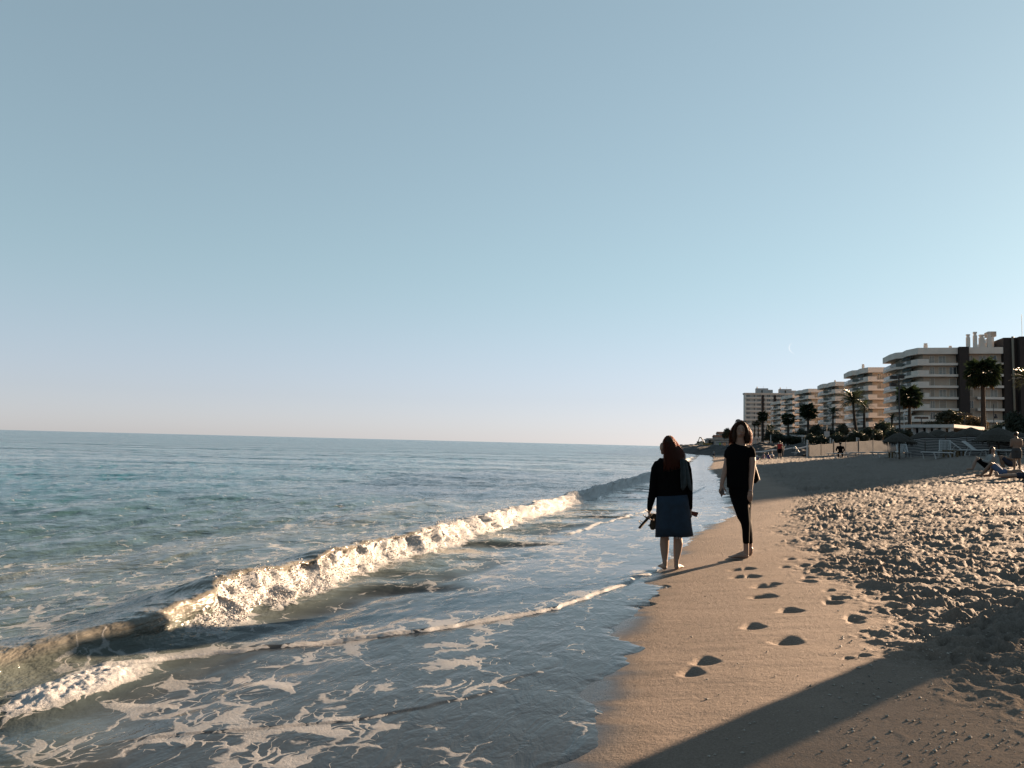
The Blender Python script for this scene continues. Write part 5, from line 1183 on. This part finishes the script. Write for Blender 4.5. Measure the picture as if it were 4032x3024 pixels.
hand(b, q(2955, 1932, -.05), (-.1, -.12, -1), (1, .2, 0), (0, 1, 0), .35, thumb=1); hand(b, q(2841, 1911, -.05), (-.02, -.2, -1), (-1, .3, .0), (.5, .7, 0), .9, thumb=1)
fuse(b, 'body', .0065, SKIN, B.o, 3)
c = MB()
c.loft([B.ring(2861.5, 2953, 1921, .02, .125), B.ring(2861, 2952, 1900, .02, .125), B.ring(2859.5, 2951, 1870, .02, .122), B.ring(2857, 2950, 1830, .02, .122), B.ring(2857, 2955, 1795, .02, .118), B.ring(2862, 2962, 1768, .03, .10), B.ring(2874, 2950, 1755, .03, .08), B.ring(2886, 2941, 1748, .025, .066)], 20)
c.loft([B.pt(2950, 1764, .02, .045), B.pt(2957, 1775, .015, .052), B.pt(2959, 1788, .01, .053), B.pt(2959.5, 1801, .005, .052)], 12); c.loft([B.pt(2876, 1766, .03, .045), B.pt(2868, 1782, .025, .050), B.pt(2865, 1803, .02, .048)], 12)
fuse(c, 't_shirt', .009, BLACK, B.o, 3)
c = MB()
c.loft([B.ring(2868, 2958, 1905, .03, .115), B.ring(2869, 2961, 1935, .03, .128), B.ring(2875, 2961, 1958, .03, .125), B.ring(2884, 2961, 1985, .03, .12)], 16)
c.loft([B.ring(2878, 2950, 1965, -.01, .10), B.ring(2889, 2950, 1998, -.02, .088), B.ring(2902, 2953, 2034, -.03, .078), B.ring(2916, 2955, 2058, -.04, .07), B.ring(2921.5, 2954, 2085, -.035, .066), B.ring(2923, 2952, 2115, -.03, .055), B.ring(2924.5, 2952, 2138, -.02, .048)], 14)
c.loft([B.ring(2905, 2961, 1970, .08, .10), B.ring(2915, 2957.5, 2010, .10, .085), B.ring(2925, 2957, 2050, .12, .07), B.ring(2936, 2963.5, 2097, .15, .06), B.ring(2943, 2965, 2139, .16, .048)], 14)
fuse(c, 'trousers', .009, BLACK, B.o, 3)
# face details
EYE = M('eye_dark', (.04, .03, .025), .3); LIP = M('lips', (0.1600, 0.0640, 0.0560), .5)
for px in (2909, 2928):
    e = q(px, 1692); MB().ball((e[0], -.073, e[2]), .009, .008, .0035, 8, 6).build('eye', EYE, B.o); MB().tube([(e[0] - .016, -.080, e[2] + .015), (e[0], -.084, e[2] + .020), (e[0] + .015, -.080, e[2] + .015)], .0022, 5).build('eyebrow', HAIRD, B.o)
MB().tube([(lp_[0] - .019, -.086, lp_[2]), (lp_[0], -.094, lp_[2] + .001), (lp_[0] + .018, -.086, lp_[2])], [.003, .0055, .003], 6).build('lips', LIP, B.o)
def hB(i, rd):
    side = 1 if rd.random() < .5 else -1; ph = rd.uniform(.1, 1.2); a_ = rd.uniform(-.75, 1.7); th = a_ if side > 0 else math.pi - a_
    x0, y0, z0 = fc[0] + .084 * math.sin(ph) * math.cos(th), .012 + .112 * math.sin(ph) * math.sin(th), fc[2] + .124 * math.cos(ph)
    ex = (q(2955, 1740) if side > 0 else q(2878, 1740))[0] + rd.uniform(-.045, .02) * side; ez = q(2915, 1738 + rd.uniform(-18, 16))[2]; ey = rd.uniform(-.05, .09); ph0 = rd.uniform(0, 6.28)
    pts = []
    for j in range(12):
        t = j / 11; w = .010 * t; x = x0 + (ex - x0) * t ** .75 + side * .018 * math.sin(t * 3.14) + w * math.sin(t * 10 + ph0 * .5); y = y0 + (ey - y0) * t + w * math.cos(t * 10 + ph0 * .5); z = z0 + (ez - z0) * t ** 1.1
        pts.append((x, y, z))
    return [(fc[0] + .012, .01 + (pts[0][1] - .01) * .5, fc[2] + .122)] + pts
AUB2 = Mhair('chestnut_hair', (.024, .011, .007), (.60, .24, .085), .40)
hm = MB(); hm.ball((fc[0], .022, fc[2] + .016), .075, .096, .104, 14, 9); hm.loft([(fc[0], .06, fc[2], .08, .05), (fc[0], .065, fc[2] - .10, .10, .045), (fc[0], .06, fc[2] - .17, .095, .03)], 12)
for sg in (-1, 1): hm.loft([(fc[0] + sg * .070, .01, fc[2] + .035, .014, .04), (fc[0] + sg * .088, .012, fc[2] - .03, .022, .045), (fc[0] + sg * .100, .01, fc[2] - .10, .028, .045), (fc[0] + sg * .098, .01, fc[2] - .16, .018, .03)], 10)
for sg in (-1, 1): hm.loft([(fc[0] + .010, -.050, fc[2] + .100, .012, .020), (fc[0] + sg * .036, -.062, fc[2] + .088, .018, .018), (fc[0] + sg * .063, -.050, fc[2] + .050, .016, .022), (fc[0] + sg * .078, -.036, fc[2] - .015, .018, .03), (fc[0] + sg * .080, -.030, fc[2] - .08, .034, .036), (fc[0] + sg * .082, -.022, fc[2] - .150, .026, .026)], 10)
ho = fuse(hm, 'hair', .008, M('hair_under', (.016, .008, .005), .6, spec=.1), B.o, 2); strands('hair_strand', [hB(i, rd) for i in range(1900)], AUB2, ho, .0010)['kind'] = 'stuff'
# sunglasses pushed up on the head
sg_ = empty('sunglasses', B.g, B.o.rotation_euler.z); tag(sg_, 'sunglasses pushed up onto the hair of the woman in black', 'sunglasses')
for s in (-1, 1):
    cx_, cz_ = fc[0] + .006 + s * .036, fc[2] + .104 - .008 * s
    m = MB(); m.tube([(cx_ + .030 * math.cos(t * .5236), -.035 + .012 * math.sin(t * .5236), cz_ + .019 * math.sin(t * .5236)) for t in range(13)], .0032, 5); m.build('rim', DK, sg_)
    MB().loft([(cx_, -.036, cz_, .017, .027), (cx_, -.034, cz_, .017, .027)], 12, ref=(1, 0, 0)).build('lens', M('tinted_lens', (0.0160, 0.0120, 0.0096), .1, spec=.6), sg_)
    MB().tube([(cx_ + s * .030, -.032, cz_), (cx_ + s * .044, .05, cz_ - .035)], .003, 5).build('temple', DK, sg_)
MB().tube([(fc[0] - .0, -.038, fc[2] + .106), (fc[0] + .012, -.038, fc[2] + .104)], .003, 5).build('bridge', DK, sg_)
# phone, bracelet, bag
pc = [Vector(q(*v)) for v in ((2840.5, 1957, -.075), (2852, 1941, -.10), (2846, 1922, -.10), (2834.5, 1938, -.075))]; nv_ = (pc[1] - pc[0]).cross(pc[3] - pc[0]).normalized() * .005
ph_ = MB().add([tuple(v - nv_) for v in pc] + [tuple(v + nv_) for v in pc], [(0, 1, 2, 3), (7, 6, 5, 4), (0, 4, 5, 1), (1, 5, 6, 2), (2, 6, 7, 3), (3, 7, 4, 0)])
phe = empty('phone', B.g, B.o.rotation_euler.z); tag(phe, 'dark phone held in the hand of the woman in black', 'phone')
ph_.build('phone_case', M('phone_case', (.04, .04, .042), .35), phe); sc2 = nv_ * 1.25
MB().add([tuple(pc[0].lerp(pc[2], .06) - sc2), tuple(pc[1].lerp(pc[3], .06) - sc2), tuple(pc[2].lerp(pc[0], .06) - sc2), tuple(pc[3].lerp(pc[1], .06) - sc2)], [(0, 1, 2, 3)]).build('screen', M('phone_screen', (0.0064, 0.0064, 0.0080), .1, spec=.6), phe)
w_ = Vector(q(2955.5, 1930, -.05)); MB().tube([(w_.x + .027 * math.cos(t * .524), w_.y + .027 * math.sin(t * .524), w_.z) for t in range(13)], .0025, 5).build('bracelet', M('silver', (0.4000, 0.4000, 0.4000), .3, metal=.8), B.o)
be = empty('shoulder_bag', B.g, B.o.rotation_euler.z); tag(be, 'dark shoulder bag with pale strap hanging behind the arm of the woman in black', 'bag')
p1, p2, p3 = q(2962, 1764, .10), q(2975, 1838, .10), q(2991, 1889, .14)
MB().loft([(*p1, .006, .018), (*p2, .006, .018), (*p3, .006, .018)], 6).build('strap', M('pale_strap', (0.3360, 0.3040, 0.2560), .7), be)
bb = MB(); bb.loft([B.ring(2955, 2976, 1835, .16, .04), B.ring(2948, 2984, 1865, .16, .06), B.ring(2946, 2989, 1890, .16, .065), B.ring(2952, 2976, 1900, .16, .05)], 12); bb.build('bag_body', BLACK, be, smooth_=True)
